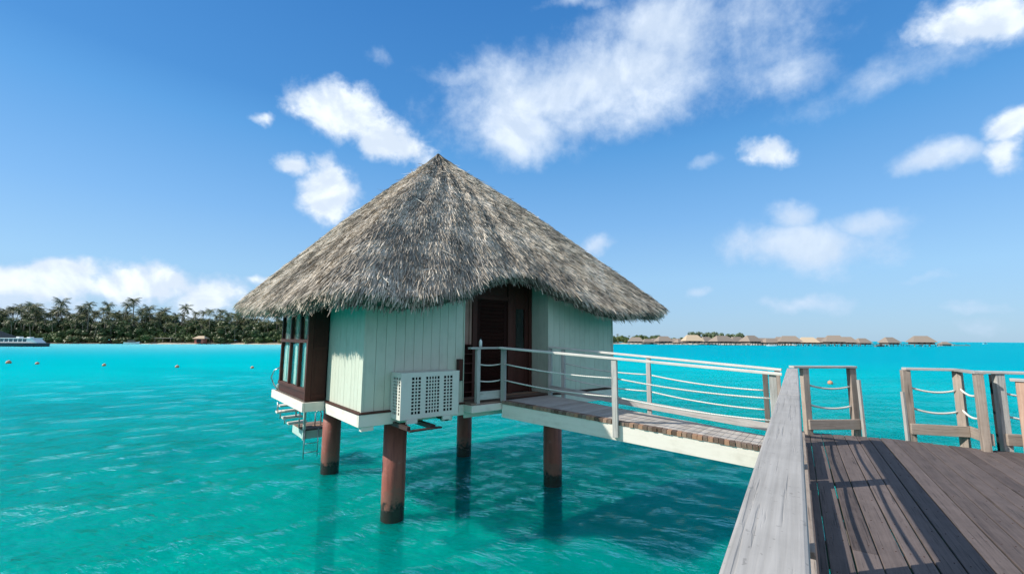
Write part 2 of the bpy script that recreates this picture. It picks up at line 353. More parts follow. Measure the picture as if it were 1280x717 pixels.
glo = q.n('ShaderNodeBsdfGlossy'); glo.inputs['Roughness'].default_value = .05; glo.inputs['Color'].default_value = (.42, .90, 1, 1)
# ripples
def rot(v, a): 
    mp = q.n('ShaderNodeMapping'); q.put(mp.inputs['Vector'], v); mp.inputs['Rotation'].default_value[2] = a; return mp.outputs[0]
Wd = rot(Pw, R(28))
w1 = q.noise(q.vec('MULTIPLY', Wd, (.45, 1.25, 1)), 1.1, 6, .58, .9)
w2 = q.noise(q.vec('MULTIPLY', Wd, (1.0, 2.2, 1)), 3.0, 5, .6, .8)
w3 = q.noise(q.vec('MULTIPLY', rot(Pw, R(-15)), (.5, 1.3, 1)), .28, 3, .5, .4)
w4 = q.noise(q.vec('MULTIPLY', Wd, (.8, 2.4, 1)), 7.5, 3, .55, .5)
rid = q.math('POWER', q.math('SUBTRACT', 1., q.math('ABSOLUTE', q.math('MULTIPLY', q.math('SUBTRACT', q.noise(q.vec('MULTIPLY', Wd, (.35, 1.3, 1)), 1.9, 2, .5, .6), .5), 2.)), clamp=True), 6.)
w5 = q.noise(q.vec('MULTIPLY', rot(Pw, R(12)), (.3, 1.5, 1)), .62, 4, .55, .7)
hgt = q.math('ADD', q.math('ADD', q.math('ADD', q.math('MULTIPLY', w1, .26), q.math('MULTIPLY', w5, .34)), q.math('MULTIPLY', rid, .035)), q.math('ADD', q.math('ADD', q.math('MULTIPLY', w2, .12), q.math('MULTIPLY', w4, .030)), q.math('MULTIPLY', w3, .35)))
bp = q.n('ShaderNodeBump'); bp.inputs['Strength'].default_value = 1.0; bp.inputs['Distance'].default_value = .55; q.put(bp.inputs['Height'], hgt)
bp2 = q.n('ShaderNodeBump'); bp2.inputs['Strength'].default_value = .8; bp2.inputs['Distance'].default_value = .12; q.put(bp2.inputs['Height'], hgt)
q.nt.links.new(bp.outputs[0], glo.inputs['Normal']); q.nt.links.new(bp2.outputs[0], dif.inputs['Normal'])
m1 = q.n('ShaderNodeMixShader'); q.put(m1.inputs[0], q.rng(dist, 6., 60., .62, .06)); q.nt.links.new(dif.outputs[0], m1.inputs[1]); q.nt.links.new(trn.outputs[0], m1.inputs[2])
fr = q.n('ShaderNodeFresnel'); fr.inputs['IOR'].default_value = 1.33; q.nt.links.new(bp.outputs[0], fr.inputs['Normal'])
m2 = q.n('ShaderNodeMixShader'); q.put(m2.inputs[0], q.math('MULTIPLY', q.math('POWER', fr.outputs[0], 2.1), q.rng(dist, 10., 70., 1.35, .18), clamp=True)); q.nt.links.new(m1.outputs[0], m2.inputs[1]); q.nt.links.new(glo.outputs[0], m2.inputs[2])
q.nt.links.new(m2.outputs[0], o.inputs[0])
# the lagoon surface: one sheet to the horizon with real wind ripples, finer where it lies near
fa = np.radians(np.concatenate([np.arange(-64, 64, .125), np.arange(64, 296, 4.)])); na_ = len(fa)
rr_in = [0.8]
while rr_in[-1] < 40000: rr_in.append(rr_in[-1] * (1.0115 if rr_in[-1] < 160 else 1.06 if rr_in[-1] < 600 else 1.4))
rr_in = np.array(rr_in); RRg, AAg = np.meshgrid(rr_in, fa, indexing='ij'); gx = RRg * np.sin(AAg); gy = RRg * np.cos(AAg); hz_ = np.zeros_like(gx)
wr = np.random.default_rng(3)
step = np.where(RRg < 160, RRg * .0115, RRg * .06)
patch = .75 + .45 * np.sin(gx * .11 + 1.3 * np.sin(gy * .07)) * np.sin(gy * .09 + 2. + np.sin(gx * .05))
for i in range(60):
    lam = 10 ** wr.uniform(math.log10(.38), math.log10(4.2)); th = math.radians(152 + wr.normal(0, 30 if lam > 1.2 else 42)); k_ = 2 * math.pi / lam; ph = wr.uniform(0, 6.28)
    w_ = np.clip((lam / np.maximum(step, 1e-6) - 2.2) / 2.5, 0, 1)
    wx, wy = math.sin(th), math.cos(th); u_ = (gx * wx + gy * wy) * k_ + ph + .9 * np.sin((gx * wy - gy * wx) * k_ * .23 + ph * 3) + .5 * np.sin(gx * k_ * .11 + gy * k_ * .07 + ph)
    hz_ += w_ * patch * (np.exp(np.sin(u_) - 1) - .47) * lam / (2 * math.pi) * (.046 if lam < 1.1 else .030)
hz_[0] = 0
Vw = np.column_stack([gx.ravel(), gy.ravel(), hz_.ravel()]); nr2 = len(rr_in); ii, jj2 = np.meshgrid(np.arange(nr2 - 1), np.arange(na_), indexing='ij'); j2 = (jj2 + 1) % na_
Fw = np.column_stack([(ii * na_ + jj2).ravel(), (ii * na_ + j2).ravel(), ((ii + 1) * na_ + j2).ravel(), ((ii + 1) * na_ + jj2).ravel()])
wat = np_mesh('water', Vw, Fw, M_water, None, np.zeros(len(Vw))); wat.data.polygons.foreach_set('use_smooth', np.ones(len(Fw), bool)); tag(wat, kind='structure')
m = MB(); m.add([(.8 * math.sin(q_), .8 * math.cos(q_), 0) for q_ in np.linspace(0, 2 * math.pi, 48, endpoint=False)], [tuple(range(48))[::-1]]); tag(m.build('water', M_water), kind='structure')

# ------------------------------------------------------------------ bungalow   (local x = along the entrance side, y = along the window side)
HX = (-2.51, 7.43, 0); HR = R(39.5); FZ = EYE - 1.24
bun = thing('overwater_bungalow', 'large thatched overwater bungalow with sage green plank walls standing on red-brown piles', 'bungalow', HX, HR)
def hutw(x, y, z): return Vector(HX) + Matrix.Rotation(HR, 3, 'Z') @ Vector((x, y, z))
TOP = EYE + 1.35; TOPD = EYE + 1.95
def wall(x0, y0, x1, y1, z0, z1, pitch=.18, n=None):
    """grooved plank wall face standing on the line (x0,y0)-(x1,y1), boards proud of a backing"""
    m = MB(); a = Vector((x0, y0, 0)); d = Vector((x1 - x0, y1 - y0, 0)); L = d.length; ux = d / L; nn = Vector((ux.y, -ux.x, 0))
    k = max(1, round(L / pitch)); w = L / k; H = z1 - z0; zc = (z0 + z1) / 2
    m.obox(a + ux * L / 2 - nn * .055 + Vector((0, 0, zc)), ux, -nn, (0, 0, 1), L, .07, H)
    for i in range(k): m.obox(a + ux * (w * (i + .5)) - nn * .010 + Vector((0, 0, zc + random.uniform(-.001, .001))), ux, -nn, (0, 0, 1), w - .006, .022 + random.uniform(0, .003), H - .002)
    return m
wall(.03, 0, 2.0, 0, FZ, TOP).build('wall_panel', M_sage, bun)
wall(4.37, 0, 6.75, 0, FZ, TOP).build('wall_panel', M_sage, bun)
wall(4.37, .62, 4.37, .08, FZ, TOP + .05, .27).build('wall_panel', M_sage, bun)
wall(2.0, .08, 2.0, .60, FZ, TOP, .26).build('wall_panel', M_sage, bun)
wall(0, 1.93, 0, .03, FZ, TOP).build('wall_panel', M_sage, bun)
wall(6.78, .08, 6.78, 6.0, FZ, TOP).build('wall_panel', M_sage, bun)
wall(6.75, 6.05, 0.03, 6.05, FZ, TOP).build('wall_panel', M_sage, bun)
wall(0, 5.95, 0, 4.35, FZ, TOP).build('wall_panel', M_sage, bun)
for (a_, b_, c_, d_) in ((-.012, .028, -.012, .028), (6.752, 6.79, -.012, .028), (4.35, 4.368, -.018, .02), (2.002, 2.02, -.018, .02)):
    m = MB(); m.box(a_, b_, c_, d_, FZ, TOP, .3); m.build('corner_board', M_sage, bun)
# floor slab, brown ledge, cream fascia, joists
m = MB(); m.box(0.0, 6.78, .07, 6.0, FZ - .16, FZ - .004); m.box(-.38, 0, 1.95, 4.5, FZ - .12, FZ - .006); m.build('floor', M_joist, bun)
m = MB(); m.box(-.07, 6.84, -.075, -.004, FZ - .030, FZ - .006); m.box(-.075, -.004, -.004, 1.76, FZ - .030, FZ - .006); m.build('floor_ledge', M_brown, bun)
m = MB()
m.box(-.06, 2.02, -.06, -.01, FZ - .235, FZ - .032, .2); m.box(2.024, 6.83, -.055, -.01, FZ - .30, FZ - .05, .4)
m.box(-.062, -.012, -.008, 1.74, FZ - .235, FZ - .032, .1)
m.box(-.48, -.435, 1.76, 4.55, FZ - .185, FZ - .008, .05); m.box(-.433, -.064, 1.765, 1.81, FZ - .185, FZ - .010, .5); m.box(-.433, -.064, 4.50, 4.548, FZ - .185, FZ - .010, .5)
m.box(6.785, 6.83, -.008, 6.05, FZ - .235, FZ - .032)
m.box(-.06, 6.83, 6.055, 6.10, FZ - .235, FZ - .032)
m.build('fascia_beam', M_trim, bun, .006)
for x in (0., 1.55):
    m = MB(); m.box(x, x + .21, -.04, .06, FZ - .31, FZ - .238); m.build('bearer_end', M_trim, bun, .004)
m = MB()
for x in (1.1, 4.98): m.box(x - .11, x + .11, .1, 5.95, FZ - .27, FZ - .165)
for y in (1.0, 4.7): m.box(.1, 6.7, y - .09, y + .09, FZ - .30, FZ - .272)
m.build('floor_bearer', M_steeld, bun)
for (x, y, l) in ((1.10, 1.02, 0), (1.02, 4.67, 0), (4.78, 4.10, 0), (4.99, .50, 0)):
    m = MB(); m.tube([(x, y, -3.4), (x, y, 0), (x, y, .7), (x, y, FZ - .29)], .225, 28); m.build('pile', M_pile, bun)
# window bay
bz0, bz1 = FZ, EYE + .86; bx = -.36
m = MB()
for y in (2.02, 2.62, 3.42, 4.25): m.box(bx - .035, bx + .045, y - .045, y + .045, bz0 + .18, bz1)
m.box(bx - .045, bx + .055, 1.95, 4.33, bz0 + .155, bz0 + .225); m.box(bx - .042, bx + .05, 1.97, 4.31, bz0 + 1.13, bz0 + 1.20)
fbay = m.build('window_frame', M_brown, bun, .006)
m = MB(); m.box(bx - .02, bx + .02, 1.97, 4.31, bz0 + .004, bz0 + .150); m.build('sill_panel', M_brown, bun)
m = MB(); m.box(bx - .05, bx + .05, 1.90, 1.972, bz0, bz1); m.box(bx + .052, -.03, 1.90, 1.93, bz0, bz1); m.box(bx + .055, -.032, 1.885, 1.899, bz0 + 1.0, bz0 + 1.06); m.box(bx + .055, -.032, 1.885, 1.899, bz0 + .05, bz0 + .12); m.build('bay_side_panel', M_brown, bun, .004)
for (ya, yb) in ((2.065, 2.575), (2.665, 3.375), (3.465, 4.205)):
    for (za, zb) in ((bz0 + .226, bz0 + 1.128), (bz0 + 1.202, bz1 - .01)):
        m = MB(); m.box(bx - .003, bx + .003, ya, yb, za, zb); m.build('pane', M_glass, fbay)
m = MB()
for i in range(24):
    y = 2.1 + i * .088; m.obox((-.29 + .015 * math.sin(i * 1.9), y, bz0 + .95), (1, 0, 0), (0, 1, 0), (0, 0, 1), .02, .095, 1.7)
m.build('curtain', plain('pale_curtain', (.66, .80, .72), .9), bun)
m = MB(); m.box(-.02, .04, 4.29, 4.40, FZ, TOP); m.build('bay_jamb', M_brown, bun)
m = MB(); m.box(.0, .04, 1.93, 2.02, FZ, TOP); m.build('bay_jamb', M_brown, bun)
# doors in the recess
dy = .60
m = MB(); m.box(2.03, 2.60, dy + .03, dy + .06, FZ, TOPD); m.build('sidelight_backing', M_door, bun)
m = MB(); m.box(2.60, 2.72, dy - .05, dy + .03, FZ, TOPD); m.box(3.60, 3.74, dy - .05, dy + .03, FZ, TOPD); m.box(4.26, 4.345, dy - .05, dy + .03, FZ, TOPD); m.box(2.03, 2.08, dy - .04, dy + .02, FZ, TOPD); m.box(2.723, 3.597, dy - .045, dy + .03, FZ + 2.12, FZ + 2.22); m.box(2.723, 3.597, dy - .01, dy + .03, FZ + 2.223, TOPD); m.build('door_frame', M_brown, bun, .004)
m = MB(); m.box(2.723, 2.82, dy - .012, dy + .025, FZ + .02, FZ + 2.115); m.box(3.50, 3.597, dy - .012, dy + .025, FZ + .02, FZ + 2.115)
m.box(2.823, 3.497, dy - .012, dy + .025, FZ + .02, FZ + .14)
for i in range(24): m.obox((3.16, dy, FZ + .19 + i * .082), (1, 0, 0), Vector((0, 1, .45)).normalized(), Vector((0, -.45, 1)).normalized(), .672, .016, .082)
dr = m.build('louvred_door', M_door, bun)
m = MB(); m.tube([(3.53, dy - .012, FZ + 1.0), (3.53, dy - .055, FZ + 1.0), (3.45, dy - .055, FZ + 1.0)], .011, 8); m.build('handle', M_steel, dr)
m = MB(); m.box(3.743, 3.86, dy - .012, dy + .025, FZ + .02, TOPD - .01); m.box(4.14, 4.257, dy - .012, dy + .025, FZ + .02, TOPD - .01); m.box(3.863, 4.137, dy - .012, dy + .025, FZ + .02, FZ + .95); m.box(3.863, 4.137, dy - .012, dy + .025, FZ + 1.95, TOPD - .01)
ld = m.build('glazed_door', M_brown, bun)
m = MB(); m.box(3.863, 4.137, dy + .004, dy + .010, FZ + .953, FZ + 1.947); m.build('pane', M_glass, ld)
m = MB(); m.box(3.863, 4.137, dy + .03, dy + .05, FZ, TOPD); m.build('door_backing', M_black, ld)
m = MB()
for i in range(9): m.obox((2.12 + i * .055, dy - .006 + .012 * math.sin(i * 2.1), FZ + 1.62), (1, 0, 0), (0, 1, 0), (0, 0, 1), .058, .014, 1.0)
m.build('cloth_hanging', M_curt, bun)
m = MB()
for i in range(6): m.box(2.085, 2.595, dy - .10, dy + .02, FZ + .10 + i * .2, FZ + .12 + i * .2)
m.build('shelf_rack', M_brown, bun)
m = MB(); m.box(4.60, 5.15, -.012, .03, EYE + .92, EYE + 1.15); m.build('vent_opening', M_black, bun)
# interior back wall keeps the room dark
# porch in front of the doors
m = MB()
for i in range(4): m.box(2.02, 4.36, .60 - .15 * (i + 1) + .004, .60 - .15 * i - .004, FZ - .034, FZ - .002)
for i in range(2): m.box(2.02, 2.95, -.012 - .14 * (i + 1) + .004, -.012 - .14 * i - .004, FZ - .034, FZ - .002)
m.build('porch_planks', M_ramp, bun)
m = MB(); m.box(2.0, 3.05, -.34, -.30, FZ - .17, FZ - .036); m.box(2.0, 2.04, -.298, -.06, FZ - .17, FZ - .037); m.box(2.25, 2.85, -.295, -.06, FZ - .15, FZ - .040); m.build('porch_fascia', M_trim, bun, .005)

# ---- thatched roof
E2 = EYE
AP = np.array([3.22, 3.40, E2 + 5.27])
corners = [(-.87, -.85), (8.35, -.95), (8.35, 7.5), (-1.02, 7.6)]     # x (b), y (a)
rads = [.55, 1.0, 1.0, .9]
def rounded(cs, rs, n=12):
    out = []
    k = len(cs)
    for i in range(k):
        c = np.array(cs[i]); pv = np.array(cs[i - 1]); nx = np.array(cs[(i + 1) % k]); r = rs[i]
        d0 = (pv - c) / np.linalg.norm(pv - c); d1 = (nx - c) / np.linalg.norm(nx - c); a = c + d0 * r; e = c + d1 * r
        for j in range(n + 1):
            t = j / n; out.append((1 - t) ** 2 * a + 2 * t * (1 - t) * c + t * t * e)
    res = []
    for i in range(len(out)):
        p0 = out[i]; p1 = out[(i + 1) % len(out)]; L = np.linalg.norm(p1 - p0); m_ = max(1, int(L / .08))
        for j in range(m_): res.append(p0 + (p1 - p0) * j / m_)
    return np.array(res)
EV = rounded(corners, rads); NE = len(EV)
dEV = np.linalg.norm(np.roll(EV, -1, 0) - EV, axis=1); cum = np.concatenate([[0], np.cumsum(dEV)]); PER = cum[-1]
def eave_z(x, y):
    """underside height (above the eye) of the thatch edge at a point of the eave line"""
    z = .42 + 0 * x
    front = y < -.3
    z = np.where(front, np.interp(x, [-.87, .2, 1.1, 6.2, 7.3, 8.3], [.42, .42, .44, .42, .47, .62]), z)
    z = np.where(x < -.5, np.interp(y, [-.85, .6, 3, 5, 7.6], [.42, .42, .40, .46, .62]), z)
    z = np.where((x > 7.3) & (y >= -.3), .60, z); z = np.where((y > 6.5), .62, z); return z
THK = .30
def cut(x, y):
    """how far the thatch is cut back (share of the slope length) above the doorway"""
    f = np.interp(x, [.9, 1.5, 2.3, 3.0, 3.6, 4.2, 4.9, 5.7], [0, .04, .115, .155, .150, .10, .04, 0]); return np.where(y < -.3, f, 0)
ez = eave_z(EV[:, 0], EV[:, 1]) + E2
# smooth the heights round the eave
for _ in range(12): ez = (np.roll(ez, 1) + ez + np.roll(ez, -1)) / 3
ct = cut(EV[:, 0], EV[:, 1])
def surf(s, r):
    """outer thatch surface; s = metres round the eave, r = 0 apex .. 1 eave"""
    s = np.mod(s, PER); i = np.clip(np.searchsorted(cum, s, 'right') - 1, 0, NE - 1); t = (s - cum[i]) / dEV[i]; j = (i + 1) % NE
    e = EV[i] * (1 - t)[:, None] + EV[j] * t[:, None]; z = (ez[i] * (1 - t) + ez[j] * t) + THK; c = ct[i] * (1 - t) + ct[j] * t
    rr = r * (1 - c)
    xy = AP[:2] + (e - AP[:2]) * rr[:, None]
    prof = rr - .030 * np.sin(np.pi * rr) - .02 * np.exp(-(rr / .05) ** 2)
    lump = .025 * np.sin(s * 2.1 + 3 * np.sin(s * .7)) * rr + .02 * np.sin(s * 5.3 + rr * 9)
    zz = AP[2] + (z - AP[2]) * prof + lump
    return np.column_stack([xy, zz])
ns_, nr_ = 260, 34
ss = np.linspace(0, PER, ns_, endpoint=False); rs_ = np.linspace(.004, 1, nr_)
V = np.concatenate([surf(ss, np.full(ns_, r)) for r in rs_]); up = V.copy()
low = V.copy(); low[:, 2] -= THK * .97
low[-ns_:] = surf(ss, np.full(ns_, .985)) - [0, 0, THK]
allV = np.concatenate([V, low]); fc = []
for i in range(nr_ - 1):
    a = np.arange(ns_); bq = (a + 1) % ns_
    fc.append(np.column_stack([i * ns_ + a, (i + 1) * ns_ + a, (i + 1) * ns_ + bq, i * ns_ + bq]))
    o2 = nr_ * ns_; fc.append(np.column_stack([o2 + i * ns_ + bq, o2 + (i + 1) * ns_ + bq, o2 + (i + 1) * ns_ + a, o2 + i * ns_ + a]))
i = nr_ - 1; fc.append(np.column_stack([i * ns_ + a, o2 + i * ns_ + a, o2 + i * ns_ + bq, i * ns_ + bq]))
roof = np_mesh('thatched_roof', allV, np.concatenate(fc), M_thatchbase, bun, np.full(len(allV), .2))
def strips(s, r, length, width, lift, droop, spread, rnd, inset=None, off=0.):
    n = len(s); P0 = surf(s, r); Pd = surf(s, np.clip(r + .004, 0, 1.2)); Ps = surf(s + .02, r)
    Dn = Pd - P0; Dn /= np.linalg.norm(Dn, axis=1)[:, None]; T = Ps - P0; T -= (T * Dn).sum(1)[:, None] * Dn; T /= np.linalg.norm(T, axis=1)[:, None]
    N = np.cross(Dn, T); N *= np.sign(N[:, 2])[:, None]
    ang = rng.normal(0, spread, n); D2 = Dn * np.cos(ang)[:, None] + T * np.sin(ang)[:, None]; T2 = np.cross(N, D2)
    tw = rng.normal(0, .65, n); T3 = T2 * np.cos(tw)[:, None] + N * np.sin(tw)[:, None]
    P0 = P0 + N * (.004 + off[:, None] if hasattr(off, 'shape') else .004 + off)
    w = (width / 2)[:, None]
    Pm = P0 + D2 * (length * .55)[:, None] + N * (lift * .6)[:, None]
    Pe = P0 + D2 * length[:, None] + N * lift[:, None] + np.array([0, 0, -1.]) * droop[:, None]
    V = np.stack([P0 - T3 * w, P0 + T3 * w, Pm + T3 * w, Pm - T3 * w, Pe + T3 * w * .45, Pe - T3 * w * .45], 1).reshape(-1, 3)
    k = np.arange(n) * 6; Fq = np.concatenate([np.column_stack([k, k + 1, k + 2, k + 3]), np.column_stack([k + 3, k + 2, k + 4, k + 5])])
    return V, Fq, np.repeat(rnd, 6)
NS = 160000
s = rng.uniform(0, PER, NS); r = np.sqrt(rng.uniform(.0005, 1, NS)) * .985
clump = np.array([noise.noise(Vector((float(a) * 2.2, float(c) * 9, 0))) for a, c in zip(s, r)])
ln = rng.uniform(.18, .42, NS); lift = np.abs(rng.normal(.012, .018, NS)) + .02 * np.clip(clump, 0, 1)
rn = np.clip(rng.beta(2.6, 2.4, NS) + clump * .18, 0, 1)
A = strips(s, r, ln, rng.uniform(.007, .019, NS), lift, np.zeros(NS), .13, rn)
NF = 42000                                    # hanging fringe at the edge, through the whole thickness
s = rng.uniform(0, PER, NF); r = rng.uniform(.965, 1.002, NF); dep = rng.uniform(0, 1.1, NF) * THK
B = strips(s, r, rng.uniform(.07, .22, NF) + .12 * (rng.uniform(0, 1, NF) > .975), rng.uniform(.010, .028, NF), -rng.uniform(0, .03, NF), rng.uniform(.01, .05, NF), .12, np.clip(rng.beta(2.2, 2.0, NF) - dep * .6, 0, 1), off=-dep * .78)
NK = 1200                                     # stray ends
s = rng.uniform(0, PER, NK); r = rng.uniform(.1, .99, NK)
Cc = strips(s, r, rng.uniform(.15, .4, NK), rng.uniform(.008, .02, NK), rng.uniform(.03, .10, NK), np.zeros(NK), .5, rng.uniform(.2, 1, NK))
Vs, Fs, Rs, o3 = [], [], [], 0
for (v_, f_, r_) in (A, B, Cc): Vs.append(v_); Fs.append(f_ + o3); Rs.append(r_); o3 += len(v_)
tag(np_mesh('thatch_strands', np.concatenate(Vs), np.concatenate(Fs), M_thatch, roof, np.concatenate(Rs)), kind='stuff')

# ---- swim stairs, platform and ladder under the window bay
SZ = EYE - 2.55
m = MB(); m.box(.60, .66, 5.76, 5.82, SZ - .25, FZ - .18); m.build('stair_post', M_stair, bun)
m = MB(); m.box(.62, .66, 5.83, 7.0, SZ - .24, SZ - .02); m.box(.665, 1.38, 5.83, 5.87, SZ - .24, SZ - .02); m.box(1.34, 1.38, 5.875, 7.0, SZ - .24, SZ - .02); m.build('swim_platform', M_stair, bun, .01)
m = MB()
for i in range(8): m.box(.62, 1.38, 5.83 + i * .146, 5.83 + i * .146 + .138, SZ - .018, SZ + .01)
m.build('platform_planks', M_ramp, bun)
for (xa, xb, y, z) in ((.05, .45, 6.3, -1.85), (.0, .58, 6.35, -2.02), (.17, .67, 6.38, -2.20), (.32, .80, 6.4, -2.37)):
    m = MB(); zt = EYE + z
    m.add([(xa, y, zt), (xa - .02, y - .30, zt), (xb, y - .24, zt), (xb, y + .10, zt), (xa, y, zt - .04), (xa - .02, y - .30, zt - .04), (xb, y - .24, zt - .04), (xb, y + .10, zt - .04)],
          [(3, 2, 1, 0), (4, 5, 6, 7), (1, 5, 4, 0), (2, 6, 5, 1), (3, 7, 6, 2), (0, 4, 7, 3)]); m.build('stair_tread', M_trim, bun)
for (x, y, z0_, z1_) in ((.02, 6.2, -2.05, -1.78), (.10, 6.2, -2.22, -2.0), (.22, 6.2, -2.38, -2.18), (.50, 6.2, -2.2, -1.4), (.60, 6.2, -2.55, -2.0)):
    m = MB(); m.tube([(x, y, EYE + z0_), (x, y, EYE + z1_)], .018, 8); m.build('stair_strut', M_steel, bun)
m = MB(); m.tube([(-.36, 4.45, FZ - .02), (-.44, 4.55, FZ + .10), (-.50, 4.6, FZ + .28), (-.46, 4.5, FZ + .45), (-.36, 4.42, FZ + .52)], .014, 8); m.build('stair_handrail', M_steel, bun)
m = MB()
for x in (.64, 1.0): m.tube([(x, 5.76, .22), (x, 5.76, SZ + .02)], .014, 8)
for z in (.36, .60): m.tube([(.64, 5.76, z), (1.0, 5.76, z)], .012, 8)
m.build('swim_ladder', M_steel, bun)
m = MB(); m.tube([(1.05, 6.3, SZ), (1.05, 6.3, SZ + .36), (1.09, 6.3, SZ + .43), (1.17, 6.3, SZ + .43), (1.21, 6.3, SZ + .36), (1.21, 6.3, SZ)], .018, 8); m.build('grab_rail', M_steel, bun)

# ------------------------------------------------------------------ air conditioner on the entrance-side wall
ac = thing('air_conditioner', 'pale grey boxed air conditioner with square grilles hung on the bungalow wall', 'air conditioner', hutw(1.1, 0, FZ - .15), HR)
x0, x1, y0, y1, z0, z1 = -.60, .56, -.42, -.015, .02, .80
m = MB(); t = .014
m.box(x0, x1, y0, y1, z1 - t, z1); m.box(x0, x1, y0, y1, z0, z0 + t); m.box(x1 - t, x1, y0, y1, z0 + t, z1 - t); m.box(x0 + .01, x1 - .01, y1 - .012, y1, z0 + t, z1 - t)
def grille(m, horiz, fixed, a0, a1, c0, c1, rects, pitch):
    """perforated sheet: bars around the rectangles plus the grid of bars inside them"""
    th = .010
    def put(u0, u1, w0, w1):
        if u1 - u0 < .001 or w1 - w0 < .001: return
        if horiz: m.box(u0, u1, fixed, fixed + th, w0, w1, .4)
        else: m.box(fixed, fixed + th, u0, u1, w0, w1, .4)
    cur = a0
    for (u0, u1, w0, w1) in rects:
        put(cur, u0, c0, c1); put(u0, u1, c0, w0); put(u0, u1, w1, c1); cur = u1
        nu = max(1, round((u1 - u0) / pitch)); nw = max(1, round((w1 - w0) / pitch)); bu = pitch * .36
        for i in range(1, nu): u = u0 + (u1 - u0) * i / nu; put(u - bu / 2, u + bu / 2, w0, w1)
        for k in range(1, nw):
            w = w0 + (w1 - w0) * k / nw
            for i in range(nu):
                ua = u0 + (u1 - u0) * i / nu + (bu / 2 if i else 0); ub = u0 + (u1 - u0) * (i + 1) / nu - (bu / 2 if i < nu - 1 else 0); put(ua, ub, w - bu / 2, w + bu / 2)
    put(cur, a1, c0, c1)
grille(m, True, y0, x0, x1, z0 + t, z1 - t, [(-.40, -.23, .10, .72), (-.13, .14, .10, .72), (.23, .41, .10, .72)], .058)
grille(m, False, x0, y0 + .011, y1, z0 + t, z1 - t, [(-.385, -.335, .10, .72), (-.285, -.12, .10, .72)], .052)
m.build('housing', M_acp, ac)
m = MB(); m.box(x0 + .06, x1 - .05, y0 + .05, y1 - .03, z0 + .03, z1 - .03); m.build('condenser_block', M_black, ac)
for (a_, b_) in ((-.48, -.28), (.22, .38)):
    m = MB(); m.box(a_, b_, y0 - .01, y0 + .03, z0 - .07, z0 - .002); m.build('mounting_foot', M_acp, ac)
m = MB(); m.box(-.55, .05, -.70, -.60, -.13, -.11); m.box(-.56, -.50, -.62, .25, -.12, -.055); m.box(-.12, -.02, -.60, .25, -.14, -.08); m.box(.30, .36, -.40, .25, -.08, -.02); m.build('bracket', M_steeld, ac)
wb = thing('meter_box', 'small dark wall box mounted beside the bungalow entrance', 'wall box', hutw(1.90, -.012, FZ + .42), HR)
m = MB(); m.box(-.055, .055, -.07, 0, 0, .42); m.build('box_body', M_steeld, wb, .004)
m = MB(); m.box(-.045, .045, -.078, -.0715, .02, .40); m.build('box_cover', M_brown, wb)

# ------------------------------------------------------------------ ramp from the deck to the porch
def V3(x, y, z): return Vector((x, y, z + EYE))
NA, NBp = V3(-.16, 8.92, -1.24), V3(3.98, 6.56, -1.60)          # near edge, floor line
FA, FB = V3(.85, 9.90, -1.24), V3(4.50, 7.30, -1.60)
ramp = thing('access_ramp', 'narrow timber ramp with rope railings leading from the deck to the thatched bungalow', 'ramp', (2.2, 8.2, 0))
RO = Vector((2.2, 8.2, 0))
def L(p): return p - RO
up = Vector((0, 0, 1)); dn = (NBp - NA).normalized(); pn = Vector((-.5, -.866, 0))
for (A0, B0, sgn) in ((NA, NBp, 1), (FA, FB, -1)):
    m = MB(); off = Vector((-.495, -.869, 0)) * .025 * sgn
    m.beam(L(A0 + off - up * .18), L(B0 + off - up * .18), .045, .27); m.build('side_beam', M_trim, ramp, .006)
m = MB(); npk = 44
for i in range(npk):
    t0 = (i + .03) / npk; t1 = (i + .97) / npk; jj = random.uniform(-.012, .012)
    na = NA.lerp(NBp, t0) + Vector((.495, .869, 0)) * .088; nb_ = NA.lerp(NBp, t1) + Vector((.495, .869, 0)) * .088; fa = FA.lerp(FB, t0); fb_ = FA.lerp(FB, t1)
    dz = up * -.042; ps = [L(v) for v in (na, nb_, fb_, fa, na + dz, nb_ + dz, fb_ + dz, fa + dz)]; oo = random.uniform(0, 30)
    gs = [(oo, 0, 0), (oo, .1, 0), (oo + 1.2, .1, 0), (oo + 1.2, 0, 0), (oo, 0, .04), (oo, .1, .04), (oo + 1.2, .1, .04), (oo + 1.2, 0, .04)]
    m.add(ps, [(0, 1, 2, 3), (7, 6, 5, 4), (0, 4, 5, 1), (1, 5, 6, 2), (2, 6, 7, 3), (3, 7, 4, 0)], gs)
m.build('ramp_planks', M_rampw, ramp)
m = MB(); ne = 62
for i in range(ne):
    t0 = (i + .05) / ne; t1 = (i + .95) / ne; q0 = NA.lerp(NBp, t0); q1 = NA.lerp(NBp, t1); inn = Vector((.495, .869, 0)) * .085; out = Vector((-.495, -.869, 0)) * (.062 + random.uniform(-.008, .008)); hz = up * (.012 + random.uniform(-.003, .003)); lz = up * -.05; oo = random.uniform(0, 30)
    ps = [L(v) for v in (q0 + out + hz, q1 + out + hz, q1 + inn + hz, q0 + inn + hz, q0 + out + lz, q1 + out + lz, q1 + inn + lz, q0 + inn + lz)]
    m.add(ps, [(0, 1, 2, 3), (7, 6, 5, 4), (0, 4, 5, 1), (1, 5, 6, 2), (2, 6, 7, 3), (3, 7, 4, 0)], [(oo, 0, 0), (oo, .1, 0), (oo + .15, .1, 0), (oo + .15, 0, 0), (oo, 0, .04), (oo, .1, .04), (oo + .15, .1, .04), (oo + .15, 0, .04)])
m.build('edge_blocks', M_ramp, ramp)
m = MB(); 
for t in (.08, .3, .52, .74, .95): m.beam(L(NA.lerp(NBp, t) - up * .14), L(FA.lerp(FB, t) - up * .14), .06, .14)
m.build('cross_joist', M_joist, ramp)
